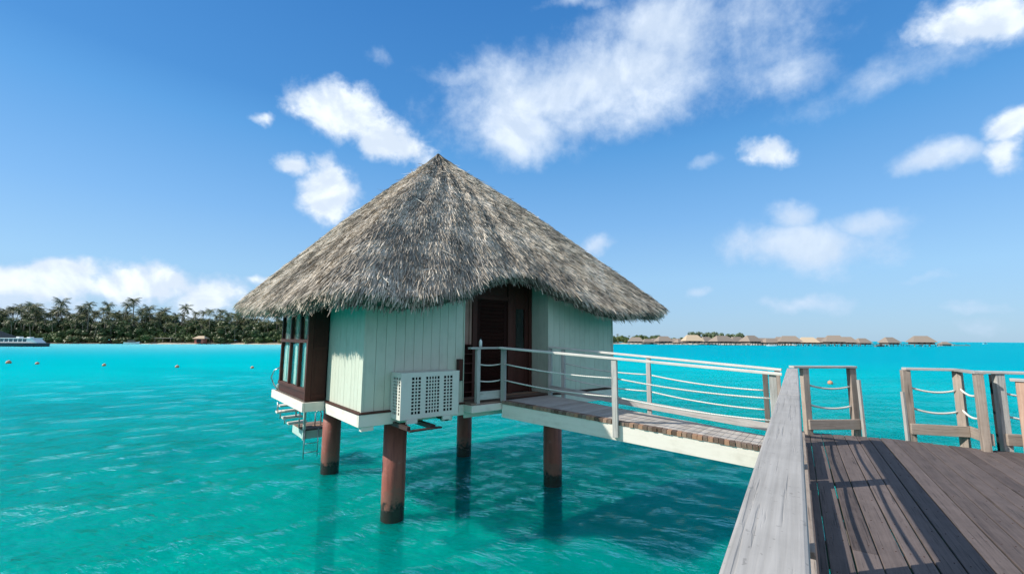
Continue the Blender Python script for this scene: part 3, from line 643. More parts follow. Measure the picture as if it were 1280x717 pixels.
def post(parent, base, h, mat, w=.085, d=.085, ang=0., name='post', label=None):
    m = MB(); m.obox(base + up * h / 2, (math.cos(ang), math.sin(ang), 0), (-math.sin(ang), math.cos(ang), 0), up, w, d, h); ob = m.build(name, mat, parent, .005)
    if label: ob['label'] = label
    return ob
def rope(parent, p0, p1, sag, mat=M_rope, rad=.013):
    pts = []
    n = 12
    for i in range(n + 1):
        t = i / n; pts.append(p0.lerp(p1, t) - up * sag * 4 * t * (1 - t))
    m = MB(); m.tube(pts, rad, 8); return m.build('rope', mat, parent)
ra = math.atan2(-2.36, 4.14)
nrail = lambda t, h: L(NA.lerp(NBp, t) + up * h)
frail = lambda t, h: L(FA.lerp(FB, t) + up * h)
RH0, RH1 = 1.055, 1.12
def rh(t): return 1.055 + (1.115 - 1.055) * t
no = Vector((-.495, -.869, 0)) * .075
for t in (0.0, .485, .985): post(ramp, nrail(t, -.26 if t else -.02) + no * (1 if t else 0), rh(t) + .235 if t else rh(t), M_postg, .095, .075, ra)
fo = Vector((.495, .869, 0)) * .06
for t in (0.0, .075, .50): post(ramp, frail(t, -.22) + fo, rh(t) + .195, M_postg, .08, .075, ra)
post(ramp, frail(.945, -.22) + fo, rh(1) + .175, M_joist, .08, .09, ra); post(ramp, frail(.985, -.22) + fo, rh(1) + .195, M_post, .08, .075, ra)
m = MB(); m.beam(nrail(-.012, rh(0) + 0) + no * .6, nrail(1.01, rh(1)) + no, .14, .04); m.build('handrail', M_rail2, ramp, .006)
m = MB(); m.beam(frail(-.005, rh(0)) + fo, frail(1.0, rh(1)) + fo, .12, .04); m.build('handrail', M_rail2, ramp, .006)
for (fn, off, ts) in ((nrail, no * .6, (0.01, .485, .98)), (frail, fo, (.075, .50, .945))):
    for a_, c_ in zip(ts[:-1], ts[1:]):
        for hh in (.72, .40): rope(ramp, fn(a_, hh + .02) + off, fn(c_, hh + .02) + off, .045)
m = MB(); m.beam(frail(.0, .15), frail(1.0, .15), .04, .13); m.build('toe_board', M_postg, ramp, .005)
# porch rail between the corner post and the entrance
pr = thing('porch_railing', 'short rope railing on the porch left of the bungalow door', 'railing', hutw(2.1, -.25, FZ), HR)
def P2(x, y, z): return Vector((x - 2.1, y + .25, z))
post(pr, P2(2.18, -.26, -.02), 1.055, M_postg, .08, .08)
m = MB(); m.beam(P2(1.98, -.26, 1.055), P2(2.86, -.26, 1.055), .11, .04); m.build('handrail', M_postg, pr, .005)
m = MB(); m.beam(P2(2.20, -.26, .13), P2(2.80, -.26, .13), .035, .16); m.build('toe_board', M_postg, pr, .004)
for hh in (.74, .42): rope(pr, P2(2.2, -.26, hh), P2(2.8, -.26, hh), .03)
lb = thing('rail_bottle', 'small white bottle with dark cap standing on the porch railing', 'bottle', hutw(2.24, -.26, FZ + 1.077), HR)
m = MB(); m.tube([(0, 0, 0), (0, 0, .11), (0, 0, .135), (0, 0, .15)], .03, 14, rads=[.030, .030, .018, .012]); m.build('bottle_body', M_white, lb)
m = MB(); m.tube([(0, 0, .151), (0, 0, .185)], .016, 12); m.build('cap', M_black, lb)

# ------------------------------------------------------------------ deck   (local y = along the boards, x = to the right)
DO = Vector((.45, .82, 0)); DR = R(-33.2); DZ = EYE - 1.51
ux_ = Vector((math.cos(DR), math.sin(DR), 0)); uy_ = Vector((-math.sin(DR), math.cos(DR), 0))
def dl(x, y, z=0.): v = Vector((x, y, 0)) - DO; return Vector((v.dot(ux_), v.dot(uy_), z))     # world -> deck local
deck = thing('timber_deck', 'weathered grey-brown board deck in the right foreground of the lagoon', 'deck', DO, DR)
END = [dl(4.93, 7.42), dl(5.90, 7.03), dl(6.62, 6.44), dl(6.90, 6.28), dl(8.6, 5.0), dl(9.2, 4.2)]
def yend(x):
    for a_, c_ in zip(END[:-1], END[1:]):
        if a_.x <= x <= c_.x: return a_.y + (c_.y - a_.y) * (x - a_.x) / (c_.x - a_.x)
    return END[0].y if x < END[0].x else END[-1].y
m = MB(); pw = .153; k0 = -1
nails = MB()
for k in range(k0, 34):
    xa = .168 - .153 + pw * k + .005; xb = xa + pw - .010; xa = max(xa, -.06)
    if xb < xa + .01: continue
    ye = min(yend(xa), yend(xb)); ya_, yb_ = yend(xa), yend(xb)
    splits = [-2.5] + sorted(random.uniform(-1.5, 4.5) for _ in range(random.choice((0, 1, 1)))) + [None]
    for s0, s1 in zip(splits[:-1], splits[1:]):
        dz = random.uniform(-.002, .002); o_ = random.uniform(0, 40); o2_ = random.uniform(0, 9)
        e0 = s0 + (.003 if s0 > -2.4 else 0); ea = (s1 - .003) if s1 is not None else ya_; eb = (s1 - .003) if s1 is not None else yb_
        zt = DZ + dz; zb = DZ - .035; nseg = 10
        vs = []; gs = []; fs = []
        wob = random.uniform(0, 6.3)
        for i in range(nseg + 1):
            t = i / nseg; wa = .0025 * math.sin(wob + t * 5); wb_ = .0025 * math.sin(wob * 1.7 + t * 6)
            ya2 = e0 + (ea - e0) * t; yb2 = e0 + (eb - e0) * t; cz = .0015 * math.sin(wob + t * 9)
            for (xx, yy, zz2) in ((xa + wa, ya2, zb), (xa + wa, ya2, zt - .004 + cz), (xa + wa + .005, ya2, zt + cz), (xb + wb_ - .005, yb2, zt + cz), (xb + wb_, yb2, zt - .004 + cz), (xb + wb_, yb2, zb)):
                vs.append((xx, yy, zz2)); gs.append((yy + o_, xx + o2_, zz2))
        for i in range(nseg):
            for j in range(6): a_ = i * 6 + j; b_ = i * 6 + (j + 1) % 6; fs.append((a_, b_, b_ + 6, a_ + 6))
        fs += [(0, 1, 2, 3, 4, 5), tuple(nseg * 6 + j for j in range(6))[::-1]]
        m.add(vs, fs, gs)
    for jy in (-1.4, -.8, -.2, .4, 1.0, 1.6, 2.2, 2.8, 3.4, 4.0, 4.6, 5.2, 5.8, 6.4, 7.0):
        if jy < ye - .05:
            for xx in (xa + .035, xb - .035): nails.tube([(xx, jy + random.uniform(-.01, .01), DZ - .01), (xx, jy, DZ + .0022)], .0045, 6)
m.build('deck_boards', M_deck, deck)
nails.build('nail_heads', M_steeld, deck)
m = MB()
for jy in (-1.4, -.2, 1.0, 2.2, 3.4, 4.6, 5.8): m.box(-.02, min(3.6, 4.9), jy - .035, jy + .035, DZ - .22, DZ - .040)
m.build('deck_joist', M_joist, deck)
m = MB(); m.box(-.10, -.062, -2.5, 7.9, DZ - .26, DZ - .038); m.build('edge_beam', M_postg, deck, .005)
for (x, y) in ((.6, -1.2), (.6, 6.3), (3.2, 1.2), (3.2, 4.0)):
    m = MB(); m.tube([(x, y, -3.4), (x, y, DZ - .22)], .16, 20); m.build('pile', M_joist, deck)

# near railing running beside the viewer
near = thing('deck_railing', 'broad bleached handrail running from the foreground along the left edge of the deck', 'railing', DO, DR)
m = MB(); HT = DZ + 1.10
m.beam((0, -2.5, HT - .0225), (0, 3.06, HT - .0225), .14, .045); m.beam((0.002, 3.066, HT - .0225), (-.002, 6.90, HT - .0235), .139, .045); m.build('handrail', M_rail, near, .009)
m = MB(); m.beam((-.045, -2.5, HT - .105), (-.045, 6.9, HT - .105), .032, .11); m.build('under_rail', M_postg, near, .004)
for y in (-1.6, .35, 2.45, 4.62, 6.80):
    post(near, Vector((.0, y - .05, DZ - .2)), 1.25, M_post, .10, .042, 0.); post(near, Vector((.0, y + .05, DZ - .2)), 1.25, M_post, .10, .042, 0.)
for y0_, y1_ in ((-1.5, .3), (.4, 2.4), (2.5, 4.57), (4.67, 6.75)):
    for hh in (.74, .42): rope(near, Vector((.02, y0_, DZ + hh)), Vector((.02, y1_, DZ + hh)), .028, rad=.012)
m = MB(); m.beam((.075, -2.5, DZ + .13), (.075, 2.40, DZ + .13), .04, .15); m.beam((.075, 2.50, DZ + .13), (.075, 4.9, DZ + .13), .04, .15); m.beam((.075, 4.96, DZ + .13), (.075, 6.85, DZ + .13), .04, .15); m.build('toe_board', M_post, near, .006)

def railing(label, pts, ropes, mats, capw=.12, toe=True, first_ext=.0, toez=.16, gap=None, grp=None):
    """posts at world points (x, y), cap rail over them, ropes and a toe board on the deck side"""
    base = pts[0]; root = thing('deck_railing', label, 'railing', (base[0], base[1], DZ), 0, grp); o0 = Vector((base[0], base[1], 0))
    P = [Vector((x, y, 0)) - o0 for (x, y) in pts]
    for i, p_ in enumerate(P):
        d = (P[min(i + 1, len(P) - 1)] - P[max(i - 1, 0)]); a_ = math.atan2(d.y, d.x)
        post(root, p_ + up * -.18, 1.24, mats[i], .105, .085, a_)
    for i in range(len(P) - 1):
        d = (P[i + 1] - P[i]).normalized(); e0 = first_ext if i == 0 else .0; e1 = .06 if i == len(P) - 2 else 0.
        m = MB(); m.beam(P[i] - d * e0 + up * (1.08 - .003 * i), P[i + 1] + d * e1 + up * (1.08 - .003 * i), capw, .038); m.build('handrail', M_postg, root, .006)
        if ropes:
            for hh in (.76, .44): rope(root, P[i] + d * .05 + up * (hh + .03), P[i + 1] - d * .05 + up * hh, .05, rad=.015)
        if toe:
            n_ = Vector((d.y, -d.x, 0)); 
            if n_.dot(Vector((-.5, -1, 0))) < 0: n_ = -n_
            m = MB(); m.beam(P[i] + n_ * .065 - d * .03 + up * toez, P[i + 1] + n_ * .065 + d * .03 + up * toez, .04, .16); m.build('toe_board', M_post, root, .006)
    return root
railing('short railing section left of the gap at the far end of the deck', [(4.87, 7.30), (5.70, 7.36)], True, [M_post, M_post], first_ext=.22)
railing('railing section right of the gap, turning a corner at the deck end', [(6.30, 7.02), (6.94, 6.83), (6.66, 6.27)], True, [M_post] * 3, first_ext=.02)
railing('grey railing section beyond the angled corner, running off the right edge', [(6.98, 6.30), (7.9, 6.05), (9.0, 5.5)], True, [M_postg, M_post, M_post], first_ext=.22)
rr_ = railing('railing with a reddish end post nearest the right edge of the photo', [(6.93, 5.98), (7.9, 5.0), (8.9, 4.0)], True, [M_redpost, M_post, M_post], first_ext=.10)
rr_.location.z -= .08
# pale gate rails beside the gap, and a post painted near-black as the double post's shaded side
gr = thing('ladder_rail', 'thin pale grab board standing on the left side of the deck gap', 'rail', (5.735, 7.22, DZ)); m = MB(); m.beam((0, 0, -.6), (-.02, 0.02, .88), .05, .03, (1, 0, 0)); m.build('grab_board', M_rail, gr)
gr = thing('ladder_rail', 'thin pale grab board standing on the right side of the deck gap', 'rail', (6.225, 7.00, DZ)); m = MB(); m.beam((0, 0, -.6), (.0, .02, .72), .05, .03, (1, 0, 0)); m.build('grab_board', M_rail, gr)
dp = thing('shaded_side_post', 'bolted post coloured near-black for the shaded side of the grey double post', 'post', (7.08, 6.42, 0)); m = MB(); m.box(-.05, .06, -.05, .05, -2.6, DZ + 1.04); m.build('post_shaft', M_black, dp)
for i in range(7): m = MB(); m.box(-.005, .02, -.056, -.051, DZ + .15 + i * .06, DZ + .18 + i * .06); m.build('bolt', M_steel, dp)

# ------------------------------------------------------------------ islands and shore
def far(px, Y): return (px - 640) / 544 * Y
def shore_y(px): return 178 + 28 * max(0, min(1, (px + 40) / 300)) + 8 * max(0, (px - 260) / 160)
def land(name, line, depth, mat, hmax, zb=-2.7):
    """low mound of ground behind a shoreline of (x, y) points"""
    m = MB(); n = len(line); prof = ((0, -.5), (1.0, .10), (3.5, .45), (9, .9), (depth * .5, hmax), (depth, -.5)); vs = []
    for i, (x, y) in enumerate(line):
        a_ = line[max(i - 1, 0)]; c_ = line[min(i + 1, n - 1)]; d = Vector((c_[0] - a_[0], c_[1] - a_[1], 0)).normalized(); nn = Vector((-d.y, d.x, 0))
        if nn.y < 0: nn = -nn
        for (o_, h) in prof: vs.append((x + nn.x * o_, y + nn.y * o_, h + (noise.noise(Vector((x * .08, o_ * .3, 3))) * .25 if h > 0 else 0)))
    k = len(prof); fs = [(i * k + j, (i + 1) * k + j, (i + 1) * k + j + 1, i * k + j + 1) for i in range(n - 1) for j in range(k - 1)]
    m.add(vs, fs); return tag(m.build(name, mat), kind='structure')
line = [(far(px, shore_y(px)) , shore_y(px) + 1.5 * math.sin(px * .05)) for px in range(-120, 520, 10)]
land('island_ground', line, 90, M_soil, 1.6)
line2 = [(x, y - 1.2) for (x, y), px in zip(line, range(-120, 520, 10)) if px > 150]
land('beach', line2, 7, M_sand, .75)
line3 = [(far(px, 345), 345 + 2 * math.sin(px * .09)) for px in range(690, 1010, 10)]
land('far_beach', line3, 60, M_sand, 1.2)

# tree prototypes
def palm_proto(name, h, nf, fl, lean, seed, mat=M_palm):
    rd = random.Random(seed); t = thing(name, 'x', 'palm tree'); m = MB(); pts = []
    for i in range(7):
        s_ = i / 6; pts.append((lean * h * s_ * s_, 0, h * s_))
    m.tube(pts, .2, 7, rads=[.26 - .13 * i / 6 for i in range(7)]); m.build('trunk', M_trunk, t)
    top = Vector(pts[-1]); m = MB()
    for k in range(nf):
        a_ = k * 2.399 + rd.uniform(-.2, .2); el = rd.uniform(-.75, 1.25); ln_ = fl * rd.uniform(.75, 1.1); hd = Vector((math.cos(a_), math.sin(a_), 0)); p_ = top.copy(); e = el; rn_ = rd.random() * .8 + .2 * max(0, el)
        side = Vector((-hd.y, hd.x, 0)); ns = 9
        for i in range(ns):
            d = hd * math.cos(e) + up * math.sin(e); p2 = p_ + d * ln_ / ns; wd = ln_ * .24 * math.sin(math.pi * (i + .9) / (ns + .6)) + .12
            for sg in (-1, 1):
                for j in range(2):
                    q0 = p_.lerp(p2, j * .5); q1 = p_.lerp(p2, j * .5 + .33); dr_ = -up * wd * rd.uniform(.35, .8) + d * wd * .5
                    tip = q0.lerp(q1, .5) + side * sg * wd * rd.uniform(.7, 1.) + dr_
                    m.add([q0, q1, tip], [(0, 1, 2)], rnd=min(1, max(0, rn_ + rd.uniform(-.15, .15))))
            p_ = p2; e -= rd.uniform(.07, .20)
    for k in range(5):
        a_ = rd.uniform(0, 6.3); c_ = top + Vector((math.cos(a_) * .3, math.sin(a_) * .3, -.35)); m.tube([c_ - up * .15, c_, c_ + up * .15], .15, 5, rads=[.05, .16, .05])
    m.build('crown', mat, t); return t
def bush_proto(name, h, w, n, seed, mat, cat='tree', leaf=.55, base=.12, trunk=True):
    rd = random.Random(seed); t = thing(name, 'x', cat); m = MB()
    if trunk:
        m.tube([(0, 0, -.3), (.1, 0, h * .3), (.0, .1, h * .6)], .2, 7, rads=[.28, .2, .1])
        for k in range(4):
            a_ = k * 1.6 + rd.random(); m.tube([(.05, 0, h * .3), (math.cos(a_) * w * .25, math.sin(a_) * w * .25, h * .6)], .08, 5)
        m.build('trunk', M_trunk, t)
    lobes = [(Vector((rd.uniform(-.33, .33) * w, rd.uniform(-.33, .33) * w, h * rd.uniform(base + .2, .84))), rd.uniform(.16, .30) * w) for _ in range(13)]
    m = MB()
    for k in range(n):
        c_, rad = rd.choice(lobes); d = Vector((rd.gauss(0, 1), rd.gauss(0, 1), rd.gauss(0, 1))).normalized(); p_ = c_ + Vector((d.x * rad, d.y * rad, d.z * rad * .75)) * rd.uniform(.55, 1.1)
        if p_.z < h * base: p_.z = h * base + rd.uniform(0, .1) * h
        a_ = Vector((rd.gauss(0, 1), rd.gauss(0, 1), rd.gauss(0, .5))).normalized(); nn = (d + Vector((rd.gauss(0, .5), rd.gauss(0, .5), rd.gauss(0, .5) + .4))).normalized(); bq_ = nn.cross(a_).normalized(); a_ = bq_.cross(nn); s_ = leaf * rd.uniform(.6, 1.3)
        m.add([p_ - a_ * s_, p_ - bq_ * s_ * .5, p_ + a_ * s_, p_ + bq_ * s_ * .5], [(0, 1, 2, 3)], rnd=rd.random())
    m.build('crown', mat, t); return t
def place(proto, used, x, y, z, sc, rz, label, cat, group):
    o = proto if proto.name not in used else copy_tree(proto); used.add(proto.name)
    o.location = (x, y, z); o.rotation_euler = (0, 0, rz); o.scale = (sc, sc, sc * random.uniform(.95, 1.05)); tag(o, label, cat, group); return o
used = set()
palms = [palm_proto('coconut_palm', 15, 34, 3.5, .10, 1), palm_proto('coconut_palm', 17, 38, 3.3, -.06, 2), palm_proto('coconut_palm', 13, 36, 3.7, .16, 3), palm_proto('coconut_palm', 16, 32, 3.2, .03, 4)]
bushes = [bush_proto('broadleaf_tree', 9, 9, 2600, 11, M_leafd), bush_proto('broadleaf_tree', 8, 8, 2300, 12, M_leaf), bush_proto('broadleaf_tree', 10, 8, 2400, 13, M_leafd)]
shrubs = [bush_proto('shore_shrub', 3.6, 5.5, 900, 21, M_leaf, 'shrub', .42, .0, False), bush_proto('shore_shrub', 3.0, 5.0, 800, 22, M_palm, 'shrub', .42, .0, False)]
GP = 'coconut palms crowding the left shore'; LP = 'coconut palm in the dense grove along the left shore'
# the ones that rise alone against the sky: (px, py of the crown centre)
solo = [(28, 384), (66, 379), (109, 381), (165, 377), (130, 384), (152, 383), (225, 388), (240, 391), (250, 391), (261, 391), (271, 389), (290, 395), (345, 398), (188, 388), (46, 385), (95, 384)]
special = {(165, 377): 'tall lone coconut palm rising highest above the middle of the left grove', (66, 379): 'slender coconut palm rising above the grove near the moored boat', (225, 388): 'first palm of the loose row standing apart right of the left grove',
           (290, 395): 'small coconut palm nearest the left tip of the big thatched roof'}
HORY = lambda px: 423.3 + (px - 640) * .00698
for (px, py) in solo:
    Y = shore_y(px) + random.uniform(8, 22); H = (HORY(px) - py) / 544 * Y + 3.5
    pr_ = random.choice(palms); h0 = {0: 15, 1: 17, 2: 13, 3: 16}[palms.index(pr_)]
    place(pr_, used, far(px, Y), Y, .5, H / h0, random.uniform(0, 6.3), special.get((px, py), LP), 'palm tree', None if (px, py) in special else GP)
for row, (d0, d1, step, hh) in enumerate(((4, 9, 15, 9.5), (10, 18, 10, 13), (20, 34, 9, 15.2), (34, 46, 12, 15.8))):
    px = -70
    while px < 470:
        Y = shore_y(px) + random.uniform(d0, d1); k = palms.index(random.choice(palms)); dip = 1 - .16 * max(0, min(1, (px - 190) / 60)) + .04 * math.sin(px * .07)
        place(palms[k], used, far(px, Y), Y, .4, hh * dip * random.uniform(.84, 1.06) / (15, 17, 13, 16)[k], random.uniform(0, 6.3), LP, 'palm tree', GP)
        px += step * random.uniform(.6, 1.4)
for row, (d0, d1, step, hh) in enumerate(((5, 9, 12, .76), (12, 22, 9, 1.12), (26, 40, 10, 1.36))):
    px = -70
    while px < 470:
        Y = shore_y(px) + random.uniform(d0, d1); k = random.randrange(3)
        place(bushes[k], used, far(px, Y), Y, .3, hh * random.uniform(.8, 1.12), random.uniform(0, 6.3), 'round dark green tree filling the gaps between the palms on the left shore', 'tree', 'broadleaf trees on the left shore')
        px += step * random.uniform(.6, 1.4)
px = 60
while px < 470:
    Y = shore_y(px) + random.uniform(2.5, 5); place(random.choice(shrubs), used, far(px, Y), Y, .3, random.uniform(.6, 1.1), random.uniform(0, 6.3), 'low shrub at the water edge of the left shore', 'shrub', 'shrubs along the left shore'); px += random.uniform(7, 22)
# far right island behind the village
cas = [bush_proto('casuarina_tree', 11, 9, 1700, 31, M_cas, leaf=.6), bush_proto('casuarina_tree', 12, 8, 1700, 32, M_cas, leaf=.6)]
bl2 = [bush_proto('broadleaf_tree', 8, 9, 1500, 33, M_leaf, leaf=.6)]
for px, w in ((866, 8), (871, 6), (874, 7), (884, 8), (891, 7), (898, 8), (905, 7), (913, 8), (921, 9), (926, 6)):
    Y = 372 + random.uniform(-4, 8); place(random.choice(cas), used, far(px, Y), Y, .3, random.uniform(.78, .95), random.uniform(0, 6.3), 'feathery grey-green tree rising behind the row of far thatched bungalows', 'tree', 'casuarinas behind the far bungalows')
px = 725
while px < 930:
    for rw in (0, 1):
        Y = 355 + rw * 12 + random.uniform(-3, 3); sc = (.95 if px < 830 else .68) * random.uniform(.8, 1.1) * (.86 if rw == 0 else 1.06)
        if random.random() < .35: k = random.randrange(4); place(palms[k], used, far(px, Y), Y, .3, sc * 8.6 / (15, 17, 13, 16)[k], random.uniform(0, 6.3), 'small coconut palm on the low island right of the bungalow', 'palm tree', 'palms on the far right island')
        else: place(bl2[0] if random.random() < .7 else bushes[1], used, far(px + random.uniform(-2, 2), Y), Y, .2, sc * .92, random.uniform(0, 6.3), 'low green tree on the far island right of the bungalow', 'tree', 'trees on the far right island')
    px += random.uniform(5, 9)

# the far village of overwater bungalows
def village_proto(name, w, d, h, roofmat):
    t = thing(name, 'x', 'bungalow'); m = MB(); ze, zr = 3.0, h; ov = 1.0; rl = w * .34
    nseg = 5
    def ring(s_, z): 
        hx = (w / 2 + ov) * (1 - s_) + rl * s_; hy = (d / 2 + ov) * (1 - s_) + .15 * s_; return [(-hx, -hy, z), (hx, -hy, z), (hx, hy, z), (-hx, hy, z)]
    vs = []
    for i in range(nseg + 1):
        s_ = i / nseg; vs += ring(s_, ze + (zr - ze) * (s_ ** .92))
    fs = [(i * 4 + j, i * 4 + (j + 1) % 4, (i + 1) * 4 + (j + 1) % 4, (i + 1) * 4 + j) for i in range(nseg) for j in range(4)] + [tuple(nseg * 4 + j for j in range(4)), (3, 2, 1, 0)]
    m.add(vs, fs); m.build('thatched_roof', roofmat, t)
    m = MB(); m.box(-w / 2, w / 2, -d / 2, d / 2, 1.7, ze + .4); m.build('wall', M_fwall, t)
    m = MB(); m.box(-w / 2 - 1.2, w / 2 + 1.2, -d / 2 - 1.5, d / 2 + .5, 1.45, 1.68); 
    m.build('floor', M_fpile, t)
    for x in (-w / 2 - .6, -w / 6, w / 6, w / 2 + .6):
        m = MB(); m.tube([(x, -d / 2 - .9, -2.6), (x, -d / 2 - .9, 1.45)], .17, 7); m.tube([(x, d / 2, -2.6), (x, d / 2, 1.45)], .17, 7); m.build('pile', M_fpile, t)
    m = MB()
    for x in (-w * .3, 0, w * .3): m.box(x - .5, x + .5, -d / 2 - .03, -d / 2 - .001, 1.8, 2.9)
    m.build('window', M_black, t)
    return t
va = village_proto('village_bungalow', 8.5, 7.5, 7.6, M_fthatch); vb = village_proto('village_bungalow', 8.5, 7.5, 7.6, M_fthatch2)
vused = set()
# px, distance, scale, pale?, label
VIL = [(795, 330, .78, 0, 'thatched overwater bungalow nearest the big bungalow in the far row'), (810, 345, .62, 0, None), (820, 350, .72, 0, None), (830, 330, .92, 0, None), (846, 340, .70, 0, None), (851, 334, .66, 0, None),
       (866, 322, 1.05, 1, 'pale-roofed bungalow at the left part of the far row under the grey-green trees'), (883, 345, .9, 0, None), (903, 318, 1.08, 0, None), (921, 335, .9, 0, None), (939, 316, 1.08, 0, None), (953, 330, .8, 0, None), (964, 318, .86, 0, None),
       (977, 325, .92, 0, None), (987, 312, 1.0, 0, None), (1010, 318, .95, 1, 'pale-roofed bungalow in the middle of the far row'), (1029, 325, .9, 0, None), (1043, 312, 1.1, 0, None), (1058, 318, 1.0, 0, None), (1078, 325, .85, 0, None),
       (1112, 322, .95, 0, 'bungalow standing alone between the far row and its last bungalow'), (1152, 326, 1.15, 0, 'last large bungalow at the right end of the far row')]
for (px, Y, sc, pale, lb_) in VIL:
    pr_ = vb if pale else va; o = pr_ if pr_.name not in vused else copy_tree(pr_); vused.add(pr_.name)
    o.location = (far(px, Y), Y, 0); o.scale = (sc * random.uniform(1.1, 1.45), sc, sc * random.uniform(.80, .93)); o.rotation_euler = (0, 0, random.uniform(-.35, .35))
    if pale and o is vb: pass
    tag(o, lb_ or 'brown thatched overwater bungalow in the packed middle of the far village row', 'bungalow', None if lb_ else 'overwater bungalows in the far village')
jt = thing('village_jetty', 'long low jetty on piles in front of the far village', 'jetty', (far(975, 312), 308, 0))
m = MB(); m.beam((far(880, 312) - far(975, 312), 0, 1.5), (far(1170, 340) - far(975, 312), 28, 1.5), 2.0, .25); m.build('walkway', M_fpile, jt)
for i in range(42):
    t_ = i / 41; x_ = (far(880, 312) - far(975, 312)) * (1 - t_) + (far(1170, 340) - far(975, 312)) * t_; m = MB(); m.tube([(x_, 28 * t_, -2.6), (x_, 28 * t_, 1.4)], .18, 6); m.build('pile', M_fpile, jt)
lp = thing('low_pontoon', 'low pale pontoon on the water beyond the last far bungalow', 'pontoon', (far(1200, 420), 420, 0)); m = MB(); m.box(-8, 8, -2, 2, -.3, .7); m.build('platform', M_fpile, lp); m = MB(); m.box(-6, -5.7, -1, -.7, .7, 1.6); m.box(5, 5.3, -1, -.7, .7, 1.6); m.build('bollard', M_fwall, lp)
lp = thing('village_hut', 'tiny thatched hut low on the water right of the last far bungalow', 'hut', (far(1181, 380), 380, 0)); m = MB(); m.add([(-5, -3, 1.6), (5, -3, 1.6), (5, 3, 1.6), (-5, 3, 1.6), (-2, 0, 3.6), (2, 0, 3.6)], [(0, 1, 5, 4), (1, 2, 5), (2, 3, 4, 5), (3, 0, 4), (3, 2, 1, 0)]); m.build('roof', M_fthatch, lp); m = MB(); m.box(-4, 4, -2, 2, -.5, 1.6); m.build('wall', M_fpile, lp)
# boats near the village
def small_boat(x, y, lab, L_=7., rz=0., white=True):
    t = thing('small_boat', lab, 'boat', (x, y, 0), rz); m = MB(); secs = [(-L_ / 2, .9, .8), (-L_ / 4, 1.1, .75), (0, 1.15, .75), (L_ / 4, .9, .85), (L_ / 2, .06, 1.15)]; vs = []
    for (sx, hw, hh) in secs: vs += [(sx, -hw, hh), (sx, -hw * .7, -.15), (sx, hw * .7, -.15), (sx, hw, hh)]
    fs = [(i * 4 + j, (i + 1) * 4 + j, (i + 1) * 4 + j + 1, i * 4 + j + 1) for i in range(4) for j in range(3)] + [(i * 4 + 3, (i + 1) * 4 + 3, (i + 1) * 4, i * 4) for i in range(4)] + [(0, 1, 2, 3), (19, 18, 17, 16)]
    m.add(vs, fs); m.build('hull', M_white if white else M_fwall, t); m = MB(); m.box(-1.4, 1.0, -.7, .7, .8, 1.7); m.box(-1.7, 1.3, -.85, .85, 1.703, 1.8); m.build('cabin', M_fwall, t); return t
small_boat(far(1100, 296), 296, 'small dark boat lying in front of the far bungalows', 9, .3, False)
small_boat(far(965, 290), 290, 'small white boat left of the dark boat before the far village', 6, -.4)
small_boat(far(1232, 900), 900, 'tiny white boat on the open horizon at the right', 12, .2)
# beach things on the left
hs = thing('beach_shelter', 'small thatched shelter with reddish walls on the left beach', 'shelter', (far(252, 206), 206, .4)); m = MB(); m.add([(-3, -2, 2.2), (3, -2, 2.2), (3, 2, 2.2), (-3, 2, 2.2), (-1.4, 0, 3.5), (1.4, 0, 3.5)], [(0, 1, 5, 4), (1, 2, 5), (2, 3, 4, 5), (3, 0, 4), (3, 2, 1, 0)]); m.build('roof', M_fthatch2, hs)
m = MB(); m.box(-2, 2, -1.4, 1.2, 0, 2.2); m.build('wall', plain('faded_red_wall', (.45, .12, .09), .8), hs); m = MB(); m.box(-1, 1, -1.45, -1.401, .3, 1.9); m.build('doorway', M_black, hs)
hs = thing('beach_shelter', 'flat-roofed pale shelter under the palms on the left shore', 'shelter', (far(208, 204), 204, .5)); m = MB(); m.box(-4, 4, -2, 2, 2.1, 2.4); m.build('roof', M_fthatch, hs); m = MB()
for x in (-3.6, 0, 3.6): m.box(x - .12, x + .12, -1.8, -1.6, 0, 2.1)
m.build('support', M_trunk, hs)
small_boat(far(166, 197), 197, 'small white boat pulled up by the left shore', 5.5, .5)
hs = thing('shore_house', 'dark thatched house at the far left behind the moored boat', 'house', (far(-14, 165), 165, .0)); m = MB(); m.add([(-7, -5, 2.4), (7, -5, 2.4), (7, 5, 2.4), (-7, 5, 2.4), (-3, 0, 5.6), (3, 0, 5.6)], [(0, 1, 5, 4), (1, 2, 5), (2, 3, 4, 5), (3, 0, 4), (3, 2, 1, 0)]); m.build('roof', plain('dark_old_thatch', (.10, .085, .075), .9), hs); m = MB(); m.box(-6, 6, -4, 4, 0, 2.4); m.build('wall', M_fwall, hs)
# ferry with white saloon at the far left
BX = far(20, 140); fb_o = thing('ferry_boat', 'long dark-hulled ferry boat with a low white cabin moored at the left edge', 'boat', (BX, 140, 0), R(-3))
m = MB(); L_ = 23.; secs = [(-L_ / 2, 2.2), (-L_ / 4, 2.5), (0, 2.5), (L_ / 4, 2.3), (L_ / 2, .5)]; vs = []
for (sx, hw) in secs: vs += [(sx, -hw, 1.35), (sx, -hw * .85, -.3), (sx, hw * .85, -.3), (sx, hw, 1.35)]
fs = [(i * 4 + j, (i + 1) * 4 + j, (i + 1) * 4 + j + 1, i * 4 + j + 1) for i in range(4) for j in range(3)] + [(i * 4 + 3, (i + 1) * 4 + 3, (i + 1) * 4, i * 4) for i in range(4)] + [(0, 1, 2, 3), (19, 18, 17, 16)]
m.add(vs, fs); m.build('hull', M_hull, fb_o); fb_o.scale = (1, 1, .85)
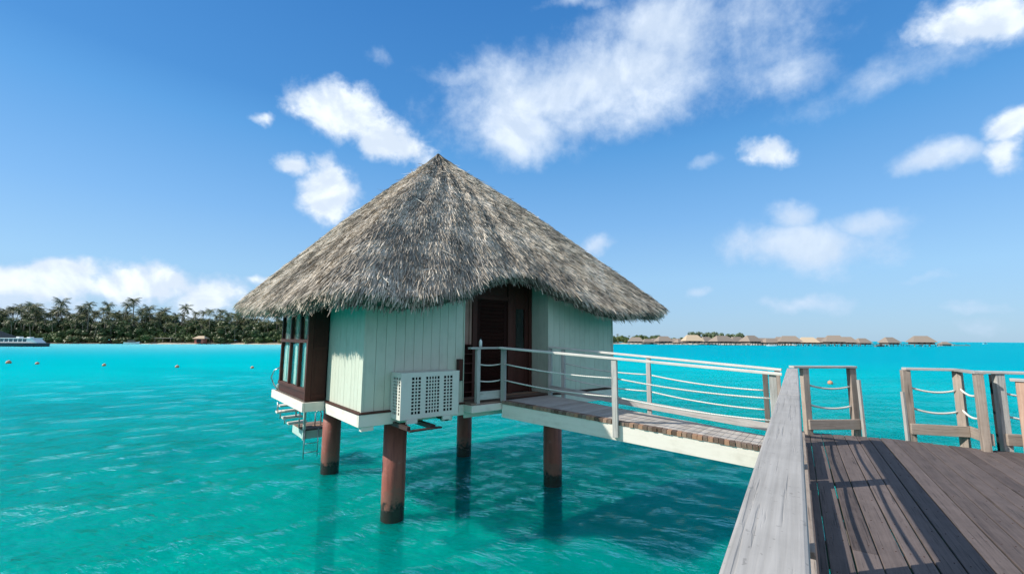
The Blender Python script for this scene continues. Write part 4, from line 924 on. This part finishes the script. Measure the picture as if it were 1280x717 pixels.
m = MB(); m.box(-7.2, 7.4, -1.8, 1.8, 2.95, 3.18); m.box(-6.4, 6.0, -1.6, 1.6, 1.36, 1.75)
for i in range(9): x = -6.4 + i * 1.55; m.box(x - .12, x + .12, -1.6, 1.6, 1.752, 2.948)
m.add([(6.0, -1.6, 1.36), (9.2, -1.3, 1.36), (9.2, 1.3, 1.36), (6.0, 1.6, 1.36), (6.0, -1.6, 2.94), (7.3, -1.4, 2.94), (7.3, 1.4, 2.94), (6.0, 1.6, 2.94)], [(0, 1, 5, 4), (1, 2, 6, 5), (2, 3, 7, 6), (4, 5, 6, 7), (3, 0, 4, 7)])
m.build('cabin', M_white, fb_o); m = MB(); m.box(-6.2, 5.9, -1.5, 1.5, 1.76, 2.94); m.build('window', M_fglass, fb_o)
m = MB(); m.box(1.0, 2.0, -.6, .6, 3.185, 3.7); m.box(4.6, 5.6, -.6, .6, 3.185, 3.6); m.build('roof_box', M_white, fb_o)
# buoys
blab = ['leftmost buoy of the floating line, at the left edge of the photo', 'second buoy from the left in the floating line, close to the first', 'buoy of the line floating below the middle of the palm grove', 'fourth buoy from the left in the floating line', 'buoy of the line nearest the bungalow window bay', 'orange buoy seen between the posts of the short deck railing']
bp0 = None
for i, (x, y, rd_) in enumerate(((-63.1, 55.0, .26), (-58.3, 53.9, .19), (-48.2, 51.9, .18), (-38.1, 50.0, .19), (-29.3, 49.6, .17), (26.3, 36.3, .19))):
    if bp0 is None:
        bp0 = thing('mooring_buoy', blab[0], 'buoy'); m = MB(); n_ = 9; m.tube([(0, 0, -1 + 2 * k / (n_ - 1)) for k in range(n_)], 1, 16, rads=[max(.05, math.sqrt(max(0, 1 - (-1 + 2 * k / (n_ - 1)) ** 2))) for k in range(n_)]); m.build('float', M_float, bp0)
        m = MB(); m.tube([(0, 0, .95), (0, 0, 1.25)], .14, 8); m.build('eye', M_steel, bp0); o = bp0
    else: o = copy_tree(bp0)
    o.location = (x, y, rd_ * .45); o.scale = (rd_,) * 3; tag(o, blab[i], 'buoy', 'buoys on the lagoon')
